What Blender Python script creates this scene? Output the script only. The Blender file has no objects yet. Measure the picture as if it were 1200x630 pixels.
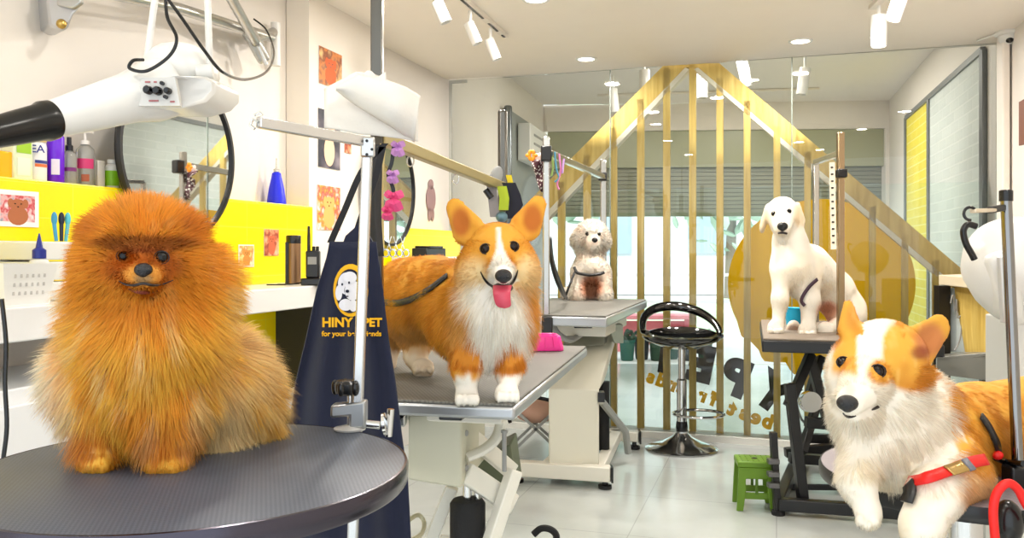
import bpy, bmesh, math, random
import numpy as np
from mathutils import Vector, Matrix
random.seed(4); RNG = np.random.default_rng(7)
F = 1000.0; H = 1.2; CX = 600.0; CY = 295.0        # lens in photo pixels, eye height, principal column, horizon row
scene = bpy.context.scene; COL = scene.collection
TH = math.atan(0.31); SN, CS = math.sin(TH), math.cos(TH)

def P(px, py, D):                                    # the place seen at a pixel, D metres ahead
    return Vector(((px-CX)*D/F, D, H+(CY-py)*D/F))
def PZ(px, py, z):                                   # the place seen at a pixel at a known height
    D = (z-H)*F/(CY-py); return P(px, py, D)
def R(v, u, z=0.0): return Vector((v*CS+u*SN, -v*SN+u*CS, z))   # room frame: v right, u deep

def lin(c):
    if isinstance(c, str):
        c = [int(c[i:i+2], 16)/255 for i in (0, 2, 4)]
    return tuple((x/12.92 if x <= .04045 else ((x+.055)/1.055)**2.4) for x in c)

MATS = {}
def mat(name, col, rough=.5, metal=0.0, bump=0.0, bscale=40, var=0.0, vscale=6, trans=0, emit=None, estr=1, coat=0, spec=.5, sheen=0):
    if name in MATS: return MATS[name]
    m = bpy.data.materials.new(name); m.use_nodes = True
    nt = m.node_tree; b = nt.nodes['Principled BSDF']
    c = lin(col)+(1,)
    b.inputs['Base Color'].default_value = c
    b.inputs['Roughness'].default_value = rough; b.inputs['Metallic'].default_value = metal
    b.inputs['Specular IOR Level'].default_value = spec
    if coat: b.inputs['Coat Weight'].default_value = coat
    if sheen: b.inputs['Sheen Weight'].default_value = sheen
    if trans: b.inputs['Transmission Weight'].default_value = trans
    if emit is not None:
        b.inputs['Emission Color'].default_value = lin(emit)+(1,); b.inputs['Emission Strength'].default_value = estr
    tc = nt.nodes.new('ShaderNodeTexCoord')
    if var or True:
        n = nt.nodes.new('ShaderNodeTexNoise'); n.inputs['Scale'].default_value = vscale; n.inputs['Detail'].default_value = 4
        nt.links.new(tc.outputs['Object'], n.inputs['Vector'])
        mx = nt.nodes.new('ShaderNodeMix'); mx.data_type = 'RGBA'; mx.blend_type = 'MIX'
        v = var if var else .02
        mx.inputs['A'].default_value = tuple(min(1, x*(1+v)) for x in c[:3])+(1,)
        mx.inputs['B'].default_value = tuple(x*(1-v) for x in c[:3])+(1,)
        nt.links.new(n.outputs['Fac'], mx.inputs['Factor']); nt.links.new(mx.outputs['Result'], b.inputs['Base Color'])
    if bump:
        n2 = nt.nodes.new('ShaderNodeTexNoise'); n2.inputs['Scale'].default_value = bscale
        nt.links.new(tc.outputs['Object'], n2.inputs['Vector'])
        bp = nt.nodes.new('ShaderNodeBump'); bp.inputs['Strength'].default_value = bump; bp.inputs['Distance'].default_value = .01
        nt.links.new(n2.outputs['Fac'], bp.inputs['Height']); nt.links.new(bp.outputs['Normal'], b.inputs['Normal'])
    MATS[name] = m; return m

def mat_nodes(name):
    m = bpy.data.materials.new(name); m.use_nodes = True; MATS[name] = m
    nt = m.node_tree; return m, nt, nt.nodes['Principled BSDF']

def rot_to(d):
    d = Vector(d).normalized(); return d.to_track_quat('Z', 'Y').to_matrix()

def rotz(a): return Matrix.Rotation(a, 3, 'Z')

class MB:
    def __init__(s): s.V = []; s.F = []
    def add(s, vs, fs):
        o = len(s.V); s.V += [Vector(v) for v in vs]; s.F += [tuple(i+o for i in f) for f in fs]; return s
    def box(s, c, size, M=None):
        M = M or Matrix.Identity(3); c = Vector(c)
        vs = [c+M@Vector((x*size[0]/2, y*size[1]/2, z*size[2]/2)) for x in (-1, 1) for y in (-1, 1) for z in (-1, 1)]
        return s.add(vs, [(0, 1, 3, 2), (4, 6, 7, 5), (0, 4, 5, 1), (2, 3, 7, 6), (0, 2, 6, 4), (1, 5, 7, 3)])
    def bar(s, a, b, w, h, up=(0, 0, 1)):               # rectangular bar from a to b
        a, b = Vector(a), Vector(b); d = (b-a).normalized(); up = Vector(up)
        sd = d.cross(up)
        if sd.length < 1e-3: sd = d.cross(Vector((1, 0, 0)))
        sd.normalize(); u = sd.cross(d).normalized()
        vs = [p+sd*(x*w/2)+u*(y*h/2) for p in (a, b) for x, y in ((-1, -1), (1, -1), (1, 1), (-1, 1))]
        return s.add(vs, [(3, 2, 1, 0), (4, 5, 6, 7), (0, 1, 5, 4), (1, 2, 6, 5), (2, 3, 7, 6), (3, 0, 4, 7)])
    def prism(s, pts, ext):
        ext = Vector(ext); n = len(pts); pts = [Vector(p) for p in pts]
        return s.add(pts+[p+ext for p in pts], [tuple(range(n))[::-1], tuple(range(n, 2*n))]+[(i, (i+1) % n, n+(i+1) % n, n+i) for i in range(n)])
    def tube(s, pts, r, n=10, closed=False, flat=1.0, flatdir=None):
        pts = [Vector(p) for p in pts]; m = len(pts); rs = r if isinstance(r, (list, tuple)) else [r]*m
        vs = []; ref = None
        for i, p in enumerate(pts):
            if closed: t = pts[(i+1) % m]-pts[i-1]
            else: t = pts[min(i+1, m-1)]-pts[max(i-1, 0)]
            t.normalize()
            if ref is None:
                ref = Vector(flatdir) if flatdir is not None else (Vector((0, 0, 1)) if abs(t.z) < .9 else Vector((1, 0, 0)))
            a = ref-t*ref.dot(t)
            if a.length < 1e-5: a = t.orthogonal()
            a.normalize(); b = t.cross(a)
            if flatdir is None: ref = a
            for k in range(n):
                w = 2*math.pi*k/n; vs.append(p+a*(math.cos(w)*rs[i]*flat)+b*(math.sin(w)*rs[i]))
        fs = [(i*n+k, i*n+(k+1) % n, (i+1) % m*n+(k+1) % n, (i+1) % m*n+k) for i in range(m if closed else m-1) for k in range(n)]
        if not closed: fs += [tuple(range(n))[::-1], tuple((m-1)*n+k for k in range(n))]
        return s.add(vs, fs)
    def lathe(s, prof, o, axis=(0, 0, 1), n=32, M=None):
        M = M or rot_to(axis); o = Vector(o); vs = []; m = len(prof)
        for r, z in prof:
            for k in range(n):
                w = 2*math.pi*k/n; vs.append(o+M@Vector((r*math.cos(w), r*math.sin(w), z)))
        fs = [(i*n+k, i*n+(k+1) % n, (i+1)*n+(k+1) % n, (i+1)*n+k) for i in range(m-1) for k in range(n)]
        fs += [tuple(range(n))[::-1], tuple((m-1)*n+k for k in range(n))]
        return s.add(vs, fs)
    def ell(s, c, r, M=None, nu=16, nv=10):
        M = M or Matrix.Identity(3); c = Vector(c)
        if not isinstance(r, (tuple, list)): r = (r, r, r)
        vs = [c+M@Vector((0, 0, r[2]))]
        for j in range(1, nv):
            t = math.pi*j/nv
            for i in range(nu):
                w = 2*math.pi*i/nu; vs.append(c+M@Vector((r[0]*math.sin(t)*math.cos(w), r[1]*math.sin(t)*math.sin(w), r[2]*math.cos(t))))
        vs.append(c+M@Vector((0, 0, -r[2])))
        fs = [(0, 1+i, 1+(i+1) % nu) for i in range(nu)]
        for j in range(nv-2):
            fs += [(1+j*nu+i, 1+(j+1)*nu+i, 1+(j+1)*nu+(i+1) % nu, 1+j*nu+(i+1) % nu) for i in range(nu)]
        l = len(vs)-1; fs += [(l, 1+(nv-2)*nu+(i+1) % nu, 1+(nv-2)*nu+i) for i in range(nu)]
        return s.add(vs, fs)
    def grid(s, rows):
        m, n = len(rows), len(rows[0])
        return s.add([p for r in rows for p in r], [(i*n+j, i*n+j+1, (i+1)*n+j+1, (i+1)*n+j) for i in range(m-1) for j in range(n-1)])
    def build(s, name, m, parent=None, at=None, bevel=0, smooth=True, solid=0, sub=0, frame=None, ang=35):
        if parent is not None: Mx = WORLD[parent.name]
        elif frame is not None: Mx = frame
        else: 
            Mx = Matrix.Translation(Vector(at)) if at is not None else Matrix.Translation(s.base())
        inv = Mx.inverted()
        me = bpy.data.meshes.new(name); me.from_pydata([inv@v for v in s.V], [], s.F)
        bm = bmesh.new(); bm.from_mesh(me); bmesh.ops.recalc_face_normals(bm, faces=bm.faces); bm.to_mesh(me); bm.free()
        if smooth:
            me.shade_smooth(); me.set_sharp_from_angle(angle=math.radians(ang))
        me.materials.append(m)
        o = bpy.data.objects.new(name, me); COL.objects.link(o)
        if parent is not None:
            o.parent = parent; WORLD[o.name] = WORLD[parent.name]
        else:
            o.matrix_world = Mx; WORLD[o.name] = Mx.copy()
        if solid:
            q = o.modifiers.new('solidify', 'SOLIDIFY'); q.thickness = solid; q.offset = 0
        if bevel:
            q = o.modifiers.new('bevel', 'BEVEL'); q.width = bevel; q.segments = 2; q.limit_method = 'ANGLE'; q.angle_limit = math.radians(40)
        if sub:
            q = o.modifiers.new('sub', 'SUBSURF'); q.levels = sub; q.render_levels = sub
        return o
    def base(s):
        xs = [v.x for v in s.V]; ys = [v.y for v in s.V]; zs = [v.z for v in s.V]
        return Vector(((min(xs)+max(xs))/2, (min(ys)+max(ys))/2, min(zs)))
WORLD = {}

def tag(o, label, cat, group=None, kind=None):
    o['label'] = label; o['category'] = cat
    if group: o['group'] = group
    if kind: o['kind'] = kind
    return o
def thing(name, at, label, cat, group=None):
    o = bpy.data.objects.new(name, None); COL.objects.link(o); o.location = at; o.empty_display_size = .05
    WORLD[o.name] = Matrix.Translation(Vector(at)); return tag(o, label, cat, group)
def struct(o): o['kind'] = 'structure'; return o
def lab(o, t): o['label'] = t; return o

def text_mesh(txt, size, ext=.0015, bold=0):
    cu = bpy.data.curves.new('txt', 'FONT'); cu.body = txt; cu.size = size; cu.extrude = ext; cu.align_x = 'CENTER'; cu.align_y = 'CENTER'; cu.offset = bold
    ob = bpy.data.objects.new('txt', cu); COL.objects.link(ob)
    dg = bpy.context.evaluated_depsgraph_get(); dg.update()
    me = bpy.data.meshes.new_from_object(ob.evaluated_get(dg)); vs = [v.co.copy() for v in me.vertices]; fs = [tuple(p.vertices) for p in me.polygons]
    bpy.data.objects.remove(ob); bpy.data.meshes.remove(me); return vs, fs
def text(mb, txt, size, c, xdir, ydir, ext=.001, bold=0):
    vs, fs = text_mesh(txt, size, ext, bold); x = Vector(xdir).normalized(); y = Vector(ydir).normalized(); z = x.cross(y)
    return mb.add([Vector(c)+x*v.x+y*v.y+z*v.z for v in vs], fs)

def smooth_path(pts, k=6):                            # Catmull-Rom through the points
    pts = [Vector(p) for p in pts]; out = []
    for i in range(len(pts)-1):
        p0 = pts[max(i-1, 0)]; p1 = pts[i]; p2 = pts[i+1]; p3 = pts[min(i+2, len(pts)-1)]
        for j in range(k):
            t = j/k; out.append(.5*((2*p1)+(p2-p0)*t+(2*p0-5*p1+4*p2-p3)*t*t+(3*p1-p0-3*p2+p3)*t**3))
    out.append(pts[-1]); return out
def onplane(px, py, p0, n):                           # pixel ray met with a plane
    d = P(px, py, 1)-Vector((0, 0, H)); c = Vector((0, 0, H)); t = (Vector(p0)-c).dot(n)/d.dot(n); return c+d*t

# ---- shared materials
WHITE = mat('white_paint', 'ece5dd', .6, bump=.03, bscale=90)
CREAM = mat('ceiling_cream', 'fdf5ea', .55)
PLASTIC = mat('white_plastic', 'e8e7e3', .3)
ENAMEL = mat('white_enamel', 'eeeade', .35)
GREY = mat('grey_plastic', '9a9a98', .4)
BLACK = mat('black_plastic', '0b0b0d', .25)
BLACKM = mat('black_metal', '141416', .35)
RUBBER = mat('black_rubber', '121214', .75, bump=.2, bscale=300)
CHROME = mat('chrome', 'd8d8d8', .12, 1)
STEEL = mat('brushed_steel', 'c4c4c2', .28, 1)
YEL = mat('yellow_tile_paint', 'ffe800', .35)
MIRROR = mat('mirror_silver', 'f0f2f2', .02, 1)
EXPO = -0.32; WS = 2.6
# ---------------------------------------------------------------- room shell
HC, HV = 2.4, 2.78
GA, GB = P(527, 0, 6.0).xy, P(1170, 0, 4.9).xy      # foot of the glass partition, left and right
GA, GB = Vector((GA.x, GA.y, 0)), Vector((GB.x, GB.y, 0))
gd = (GB-GA).normalized(); gn = Vector((-gd.y, gd.x, 0))   # along the partition, and away from the camera
BA = P(637, 0, 9.2); BA.z = 0; BB = P(1042, 0, 8.9); BB.z = 0
LN = R(-2.19, -.9); RN = GB+(GB-BB).normalized()*6.2; RN.z = 0
def frame_along(a, d, up=Vector((0, 0, 1))):
    d = d.normalized(); y = up.cross(d); M = Matrix((d, y, up)).transposed().to_4x4(); M.translation = a; return M
def wall(name, a, b, z0, z1, out, m, t=.12):
    a = Vector((a.x, a.y, 0)); b = Vector((b.x, b.y, 0)); d = (b-a).normalized(); n = Vector((-d.y, d.x, 0))*(t*out); up = Vector((0, 0, 1))
    mb = MB().prism([a+up*z0, b+up*z0, b+up*z1, a+up*z1], n)
    return struct(mb.build(name, m, frame=frame_along(a, d), smooth=False))

# floor: pale glossy tiles
m, nt, b = mat_nodes('floor_tiles')
tc = nt.nodes.new('ShaderNodeTexCoord'); br = nt.nodes.new('ShaderNodeTexBrick'); br.offset = 0
br.inputs['Scale'].default_value = 1; br.inputs['Brick Width'].default_value = .6; br.inputs['Row Height'].default_value = .6
br.inputs['Mortar Size'].default_value = .0025; br.inputs['Color1'].default_value = lin('c4c9c8')+(1,); br.inputs['Color2'].default_value = lin('c9cecd')+(1,)
br.inputs['Mortar'].default_value = lin('b0b4b2')+(1,)
nz = nt.nodes.new('ShaderNodeTexNoise'); nz.inputs['Scale'].default_value = 1.3; nz.inputs['Detail'].default_value = 6
mx = nt.nodes.new('ShaderNodeMix'); mx.data_type = 'RGBA'; mx.blend_type = 'MULTIPLY'; mx.inputs['Factor'].default_value = 1
cr = nt.nodes.new('ShaderNodeValToRGB'); cr.color_ramp.elements[0].position = .3; cr.color_ramp.elements[0].color = (.72, .73, .7, 1); cr.color_ramp.elements[1].position = .65
nt.links.new(tc.outputs['Object'], br.inputs['Vector']); nt.links.new(tc.outputs['Object'], nz.inputs['Vector'])
nt.links.new(nz.outputs['Fac'], cr.inputs['Fac']); nt.links.new(br.outputs['Color'], mx.inputs['A']); nt.links.new(cr.outputs['Color'], mx.inputs['B'])
nt.links.new(mx.outputs['Result'], b.inputs['Base Color']); b.inputs['Roughness'].default_value = .16
FR = Matrix.Rotation(-TH, 4, 'Z')
fl = MB().prism([R(-2.4, -1.2), R(2.2, -1.2), BB+Vector((.25, .05, 0)), BA+Vector((-.25, .05, 0)), R(-2.4, 5.6)], (0, 0, -.1)).build('floor', m, frame=FR, smooth=False); struct(fl)
ce = MB().prism([R(-2.4, -.9, HC), RN+Vector((.2, 0, HC)), GB+Vector((.2, 0, HC)), GA+Vector((-.2, 0, HC))], (0, 0, HV-HC+.12)).build('ceiling', CREAM, frame=FR, smooth=False); struct(ce)
up = Vector((0, 0, 1))
cv = MB().prism([GA+gn*.02+up*HV-gd*.2, GB+gn*.02+up*HV+gd*.2, BB+Vector((.3, 0, HV)), BA+Vector((-.3, 0, HV))], (0, 0, .12)).build('ceiling_vestibule', WHITE, frame=FR, smooth=False); struct(cv)
wall('wall_left', LN, GA, 0, HC, 1, WHITE)
wall('wall_vestibule_left', GA, BA, 0, HV, 1, WHITE)
wall('wall_right', BB, RN, 0, HV, 1, WHITE)
# pilaster with the posters
PV = -2.07
pil = MB().prism([R(-2.19, 3.5), R(PV, 3.5), R(PV, 4.25), R(-2.19, 4.25)], (0, 0, HC)).build('trim_1', mat('pilaster_cream', 'efe6da', .6), smooth=False); struct(pil)
# back wall with the shop front opening
OL, OR_, OT = P(642, 0, 9.15), P(1038, 0, 8.9), 2.49
w1 = MB()
w1.prism([Vector((OL.x, OL.y, OT)), Vector((OR_.x, OR_.y, OT)), Vector((BB.x, BB.y, OT)), Vector((BB.x, BB.y, HV)), Vector((BA.x, BA.y, HV)), Vector((BA.x, BA.y, OT))], (0, .15, 0))
struct(w1.build('wall_back', WHITE, smooth=False))
struct(MB().prism([Vector((OR_.x, OR_.y, 0)), BB, BB+up*OT, Vector((OR_.x, OR_.y, OT))], (0, .15, 0)).build('trim_2', WHITE, smooth=False))

# glass partition: clear with a faint mirror image
def glass_mat(name, tint, ior=1.45, rough=0.0):
    m = bpy.data.materials.new(name); m.use_nodes = True; nt = m.node_tree; nt.nodes.clear()
    o = nt.nodes.new('ShaderNodeOutputMaterial'); t = nt.nodes.new('ShaderNodeBsdfTransparent'); g = nt.nodes.new('ShaderNodeBsdfGlossy')
    f = nt.nodes.new('ShaderNodeFresnel'); f.inputs['IOR'].default_value = ior; mx = nt.nodes.new('ShaderNodeMixShader')
    t.inputs['Color'].default_value = tint+(1,); g.inputs['Roughness'].default_value = rough
    nt.links.new(f.outputs['Fac'], mx.inputs['Fac']); nt.links.new(t.outputs[0], mx.inputs[1]); nt.links.new(g.outputs[0], mx.inputs[2]); nt.links.new(mx.outputs[0], o.inputs['Surface'])
    return m
GLASS = glass_mat('partition_glass', (.98, .99, .98), 1.4)
def gp(px):                                              # foot of the partition under a pixel column
    v = onplane(px, CY, GA, gn); return Vector((v.x, v.y, 0))
cuts = [gp(529), gp(715), gp(928), gp(1168)]
for i in range(3):
    a = cuts[i]+gd*.002; c = cuts[i+1]-gd*.002
    struct(MB().prism([a+up*.04, c+up*.04, c+up*HC, a+up*HC], gn*.01).build('window_%d' % (i+1), GLASS, smooth=False))
for k, px in enumerate((715, 928)):
    p = gp(px); struct(MB().box(p+up*(HC/2+.02)+gn*.005, (.006, .012, HC-.04), rotz(-TH)).build('trim_%d' % (3+k), mat('silicone_seam', '6f7a72', .4), smooth=False))
struct(MB().bar(gp(527)+up*.0, gp(527)+up*HC, .03, .03).build('trim_5', mat('post_grey', 'b9bab4', .4), smooth=False))
struct(MB().prism([GA-gn*.04, GB-gn*.04, GB+gn*.12, GA+gn*.12], up*.04).build('trim_6', mat('sill_white', 'e6e4dc', .4), smooth=False))
struct(MB().bar(gp(527)+up*(HC-.008), gp(547)+up*(HC-.008), .02, .02).build('trim_7', MATS['post_grey'], smooth=False))

# wooden house-shaped slat screen just behind the glass
m, nt, b = mat_nodes('pine_wood')
tc = nt.nodes.new('ShaderNodeTexCoord'); mp = nt.nodes.new('ShaderNodeMapping'); mp.inputs['Scale'].default_value = (14, 14, 1.2)
nz = nt.nodes.new('ShaderNodeTexNoise'); nz.inputs['Scale'].default_value = 3; nz.inputs['Detail'].default_value = 5; cr = nt.nodes.new('ShaderNodeValToRGB')
cr.color_ramp.elements[0].position = .3; cr.color_ramp.elements[0].color = lin('cfa94a')+(1,); cr.color_ramp.elements[1].position = .7; cr.color_ramp.elements[1].color = lin('ebcd74')+(1,)
nt.links.new(tc.outputs['Object'], mp.inputs['Vector']); nt.links.new(mp.outputs[0], nz.inputs['Vector']); nt.links.new(nz.outputs['Fac'], cr.inputs['Fac']); nt.links.new(cr.outputs['Color'], b.inputs['Base Color']); b.inputs['Roughness'].default_value = .5
PINE = m
W0 = GA+gn*.06
def wp(px, py): return onplane(px, py, W0, gn)
scr = thing('slat_screen', Vector((wp(885, 300).x, wp(885, 300).y, .04)), 'tall pine slat screen shaped like a gabled house roof, standing behind the glass partition', 'wooden screen')
MB().prism([wp(778, 76), wp(612, 243), wp(612, 278), wp(803, 79)], gn*.07).build('beam', PINE, scr, smooth=False, bevel=.003)
MB().prism([wp(818, 79), wp(1108, 324), wp(1138, 324), wp(843, 74)], gn*.07).build('beam', PINE, scr, smooth=False, bevel=.003)
lab(MB().prism([wp(803, 79), wp(612, 278), wp(612, 288), wp(808, 81)], gn*.075).build('edge_trim', mat('trim_pale', 'f0e8d4', .5), scr, smooth=False), 'pale edge trim')  # cream strip added for the pale inner side of each beam
lab(MB().prism([wp(818, 79), wp(1108, 324), wp(1098, 324), wp(813, 81)], gn*.075).build('edge_trim', MATS['trim_pale'], scr, smooth=False), 'pale edge trim')
MB().prism([wp(778, 76), wp(803, 79.3), wp(818, 79.3), wp(843, 74)], gn*.07).build('ridge_block', PINE, scr, smooth=False)
def top_of(px):
    if px < 778: return 76+(778-px)*(278-79)/(803-612)+14
    if px < 803: return 79+2
    if px < 818: return 78
    return 79+(px-818)*(324-79)/(1108-818.)-8
for px in (658, 688, 719, 751, 781.5, 812, 844, 876, 911, 947, 985, 1023, 1061, 1097):
    y = top_of(px)-2; a = wp(px-4.5, y); c = wp(px+3.5, y); f0 = wp(px-5, 400); f1 = wp(px+5.5, 400)
    z0 = .04
    mbs = MB().prism([Vector((a.x, a.y, z0)), Vector((c.x, c.y, z0)), Vector((c.x, c.y, c.z)), Vector((a.x, a.y, a.z))], gn*.03)
    mbs.build('slat', PINE, scr, smooth=False)

# stickers on the outer pane behind the screen
S0 = GA+gn*.2
def sp(px, py, off=0): return onplane(px, py, S0-gn*off, gn)
STG = glass_mat('outer_glass', (.96, .99, .98), 1.25)
a0, a1 = sp(640, 295), sp(1160, 295)
struct(MB().prism([Vector((a0.x, a0.y, .02)), Vector((a1.x, a1.y, .02)), Vector((a1.x, a1.y, 1.62)), Vector((a0.x, a0.y, 1.62))], gn*.008).build('window_4', STG, smooth=False))
def vinyl(name, col, tr=.6):
    m, nt, b = mat_nodes(name); b.inputs['Base Color'].default_value = lin(col)+(1,); b.inputs['Roughness'].default_value = .45
    t = nt.nodes.new('ShaderNodeBsdfTranslucent'); t.inputs['Color'].default_value = lin(col)+(1,); x = nt.nodes.new('ShaderNodeMixShader'); x.inputs['Fac'].default_value = tr
    nt.links.new(b.outputs[0], x.inputs[1]); nt.links.new(t.outputs[0], x.inputs[2]); nt.links.new(x.outputs[0], nt.nodes['Material Output'].inputs['Surface']); return m
YST = vinyl('yellow_vinyl', 'ffc400', .6)
mb = MB(); pts = []
for k in range(72):
    w = 2*math.pi*k/72; rx, ry = 110, 100
    x = 963+rx*math.cos(w); y = 333+ry*math.sin(w)
    if math.pi*.5 < w < math.pi*.86: x += 4*math.sin((w-math.pi*.5)*18); y += 9*abs(math.sin((w-math.pi*.5)*7))
    pts.append(sp(x, y, .004))
mb.add(pts, [tuple(range(72))])
tag(mb.build('window_sticker', YST, smooth=False), 'large round yellow sticker with a scalloped lower edge on the glass behind the pine slats', 'sticker')
DK = mat('dark_vinyl', '3a3436', .5)
def sticker_text(chars, name, m, label, cat):
    mbt = MB()
    for ch, px, py, size, ang in chars:
        c = sp(px, py, .004); x = -gd*math.cos(ang)+up*math.sin(ang); y = up*math.cos(ang)+gd*math.sin(ang)
        text(mbt, ch, size, c, x, y, .001, .02*size/.3)
    return tag(mbt.build(name, m, smooth=False), label, cat)
sticker_text([('Y', 906, 462, .3, .6), ('P', 862, 444, .31, .35), ('E', 822, 428, .31, .2), ('T', 779, 417, .31, .12)], 'shop_lettering', DK, 'large dark brown mirrored letters YPET stuck on the glass beneath the yellow disc', 'lettering')
bf = []
for i, ch in enumerate('best'): bf.append((ch, 900-i*14, 494-i*5, .125, .3))
for i, ch in enumerate('friends'): bf.append((ch, 836-i*12.2, 468-i*4.4, .12, .35))
sticker_text(bf, 'shop_lettering', vinyl('amber_vinyl', 'ffdc50', .7), 'small amber mirrored words best friends stuck on the glass below the dark letters', 'lettering')

# roller shutter in the opening
m, nt, b = mat_nodes('shutter_metal'); b.inputs['Base Color'].default_value = lin('8a8c7c')+(1,); b.inputs['Roughness'].default_value = .5; b.inputs['Metallic'].default_value = .3
SH = m
sh = thing('roller_shutter', (OL+OR_)/2*1.0+Vector((0, .1, 1.5)), 'half-lowered greenish grey roller shutter in the street opening', 'roller shutter')
def od(t, z, dy=0): q = OL.lerp(OR_, t); return Vector((q.x, q.y+dy, z))
mb = MB()
zb, zt = 1.62, 2.1; n = 11
for i in range(n):
    z = zb+(zt-zb)*i/n; hh = (zt-zb)/n
    mb.prism([od(0, z, .1), od(0, z+hh*.86, .1), od(0, z+hh*.93, .13), od(0, z+hh, .13), od(0, z+hh, .14), od(0, z, .14)], od(1, 0)-od(0, 0))
mb.build('slat_curtain', SH, sh, smooth=False)
MB().prism([od(0, 2.1, .04), od(0, OT, .04), od(0, OT, .14), od(0, 2.1, .14)], od(1, 0)-od(0, 0)).build('housing', mat('shutter_box', 'a2a486', .3), sh, bevel=.006)
MB().prism([od(0, 1.58, .08), od(0, 1.62, .08), od(0, 1.62, .15), od(0, 1.58, .15)], od(1, 0)-od(0, 0)).build('bottom_rail', mat('rail_green', '6f7a5e', .4), sh)

# painted panel on the right wall
rd = (BB-GB).normalized(); rn = Vector((-rd.y, rd.x, 0))    # towards the room is +rn
def rw(px, z=0, off=.0):
    v = onplane(px, CY, GB+rn*off, rn); v.z = z; return v
m, nt, b = mat_nodes('panel_bricks')
tc = nt.nodes.new('ShaderNodeTexCoord'); sx = nt.nodes.new('ShaderNodeSeparateXYZ'); cx = nt.nodes.new('ShaderNodeCombineXYZ'); br = nt.nodes.new('ShaderNodeTexBrick')
nt.links.new(tc.outputs['Object'], sx.inputs[0]); nt.links.new(sx.outputs['X'], cx.inputs['X']); nt.links.new(sx.outputs['Z'], cx.inputs['Y']); nt.links.new(cx.outputs[0], br.inputs['Vector'])
br.inputs['Scale'].default_value = 1; br.inputs['Brick Width'].default_value = .26; br.inputs['Row Height'].default_value = .075; br.inputs['Mortar Size'].default_value = .006
br.inputs['Color1'].default_value = lin('ccd4d1')+(1,); br.inputs['Color2'].default_value = lin('d3dad7')+(1,); br.inputs['Mortar'].default_value = lin('dfe5e2')+(1,)
nt.links.new(br.outputs['Color'], b.inputs['Base Color']); b.inputs['Roughness'].default_value = .6
bp = nt.nodes.new('ShaderNodeBump'); bp.inputs['Distance'].default_value = .01; nt.links.new(br.outputs['Fac'], bp.inputs['Height']); bp.invert = True; nt.links.new(bp.outputs[0], b.inputs['Normal'])
PB = m
PBY = PB.copy(); PBY.name = 'panel_bricks_yellow'
for nn in PBY.node_tree.nodes:
    if nn.type == 'TEX_BRICK':
        nn.inputs['Color1'].default_value = lin('e8d83c')+(1,); nn.inputs['Color2'].default_value = lin('e2d244')+(1,); nn.inputs['Mortar'].default_value = lin('efe684')+(1,)
pa, pm, pz = rw(1152, 0, .02), rw(1089, 0, .02), rw(1062, 0, .02)
fr = frame_along(pz, pa-pz)
pn = bpy.data.objects.new('wall_panel', None); COL.objects.link(pn); pn.matrix_world = fr; WORLD['wall_panel'] = fr.copy()
tag(pn, 'tall brick-relief wall panel, one yellow and one white field in a grey frame, on the right wall', 'wall panel')
ptop = 2.42
lab(MB().prism([pm+up*.3, pa+up*.3, pa+up*ptop, pm+up*ptop], -rn*.018).build('brick_field', PB, pn, smooth=False), 'white brick field')
lab(MB().prism([pm+up*.3, pz+up*.3, pz+up*ptop, pm+up*ptop], -rn*.018).build('brick_field', PBY, pn, smooth=False), 'yellow brick field')
gf = mat('panel_frame_grey', '6d7274', .4)
mb = MB()
for q in (pa, pm, pz): mb.bar(q+up*.3, q+up*ptop, .035, .03)
mb.bar(pa+up*ptop, pz+up*ptop, .03, .04)
mb.build('frame', gf, pn, smooth=False)
# pale column beside the glass end and pipe
cb = rw(1181, 0, .0); struct(MB().prism([cb+rn*.01-rd*.09, cb+rn*.05-rd*.09, cb+rn*.05+rd*.03, cb+rn*.01+rd*.03], up*HC).build('trim_8', mat('column_cream', 'efe6dc', .5), smooth=False, bevel=.01))

# street outside
m, nt, b = mat_nodes('street_paving'); b.inputs['Base Color'].default_value = lin('d9d9d6')+(1,); b.inputs['Roughness'].default_value = .8
struct(MB().prism([Vector((-8, 9.3, -.02)), Vector((16, 9.3, -.02)), Vector((16, 30, -.02)), Vector((-8, 30, -.02))], (0, 0, -.1)).build('ground', m, smooth=False))
LEAF = mat('street_foliage', 'b4cdb8', .8, var=.2, vscale=5)  # leaf colour paled to stand for outdoor haze and overexposure
BARK = mat('street_bark', '8f8578', .9)
rnd = random.Random(3)
for i, (x, y, h) in enumerate(((-1.0, 17, 5.0), (1.6, 18.5, 5.5), (4.2, 16.5, 4.6), (7.0, 18, 5.4), (10.0, 17, 5))):
    t = thing('street_tree', (x, y, 0), ['slim pale street tree leftmost beyond the shop opening', 'second street tree from the left beyond the shop opening', 'middle street tree seen between the pine slats', 'fourth street tree from the left beyond the opening', 'rightmost street tree beyond the yellow disc'][i], 'tree', 'street trees outside')
    mt = MB(); mt.tube([Vector((x, y, 0)), Vector((x+.05, y, h*.4)), Vector((x-.05, y, h*.75))], [.12, .09, .04], 8)
    for k in range(4):
        a = rnd.random()*6.3; mt.tube([Vector((x, y, h*.42)), Vector((x+math.cos(a)*.7, y+math.sin(a)*.5, h*.62))], [.05, .02], 6)
    mt.build('trunk', BARK, t)
    mc = MB()
    for k in range(230):
        a = rnd.random()*6.3; e = rnd.uniform(-1, 1); rr = rnd.random()**.4*1.35
        c = Vector((x+math.cos(a)*rr*math.sqrt(1-e*e), y+math.sin(a)*rr*.8*math.sqrt(1-e*e), h*.62+e*rr*1.3))
        q = Matrix.Rotation(rnd.random()*6, 3, Vector((rnd.random(), rnd.random(), rnd.random()+.1)).normalized()); s_ = rnd.uniform(.14, .3)
        mc.ell(c, (s_, s_*.6, s_*.2), q, 6, 4)
    mc.build('crown', LEAF, t)
hm = mat('lawn_green', 'bcd4b4', .9, var=.2, vscale=3)
hb = MB(); rows = []
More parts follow.
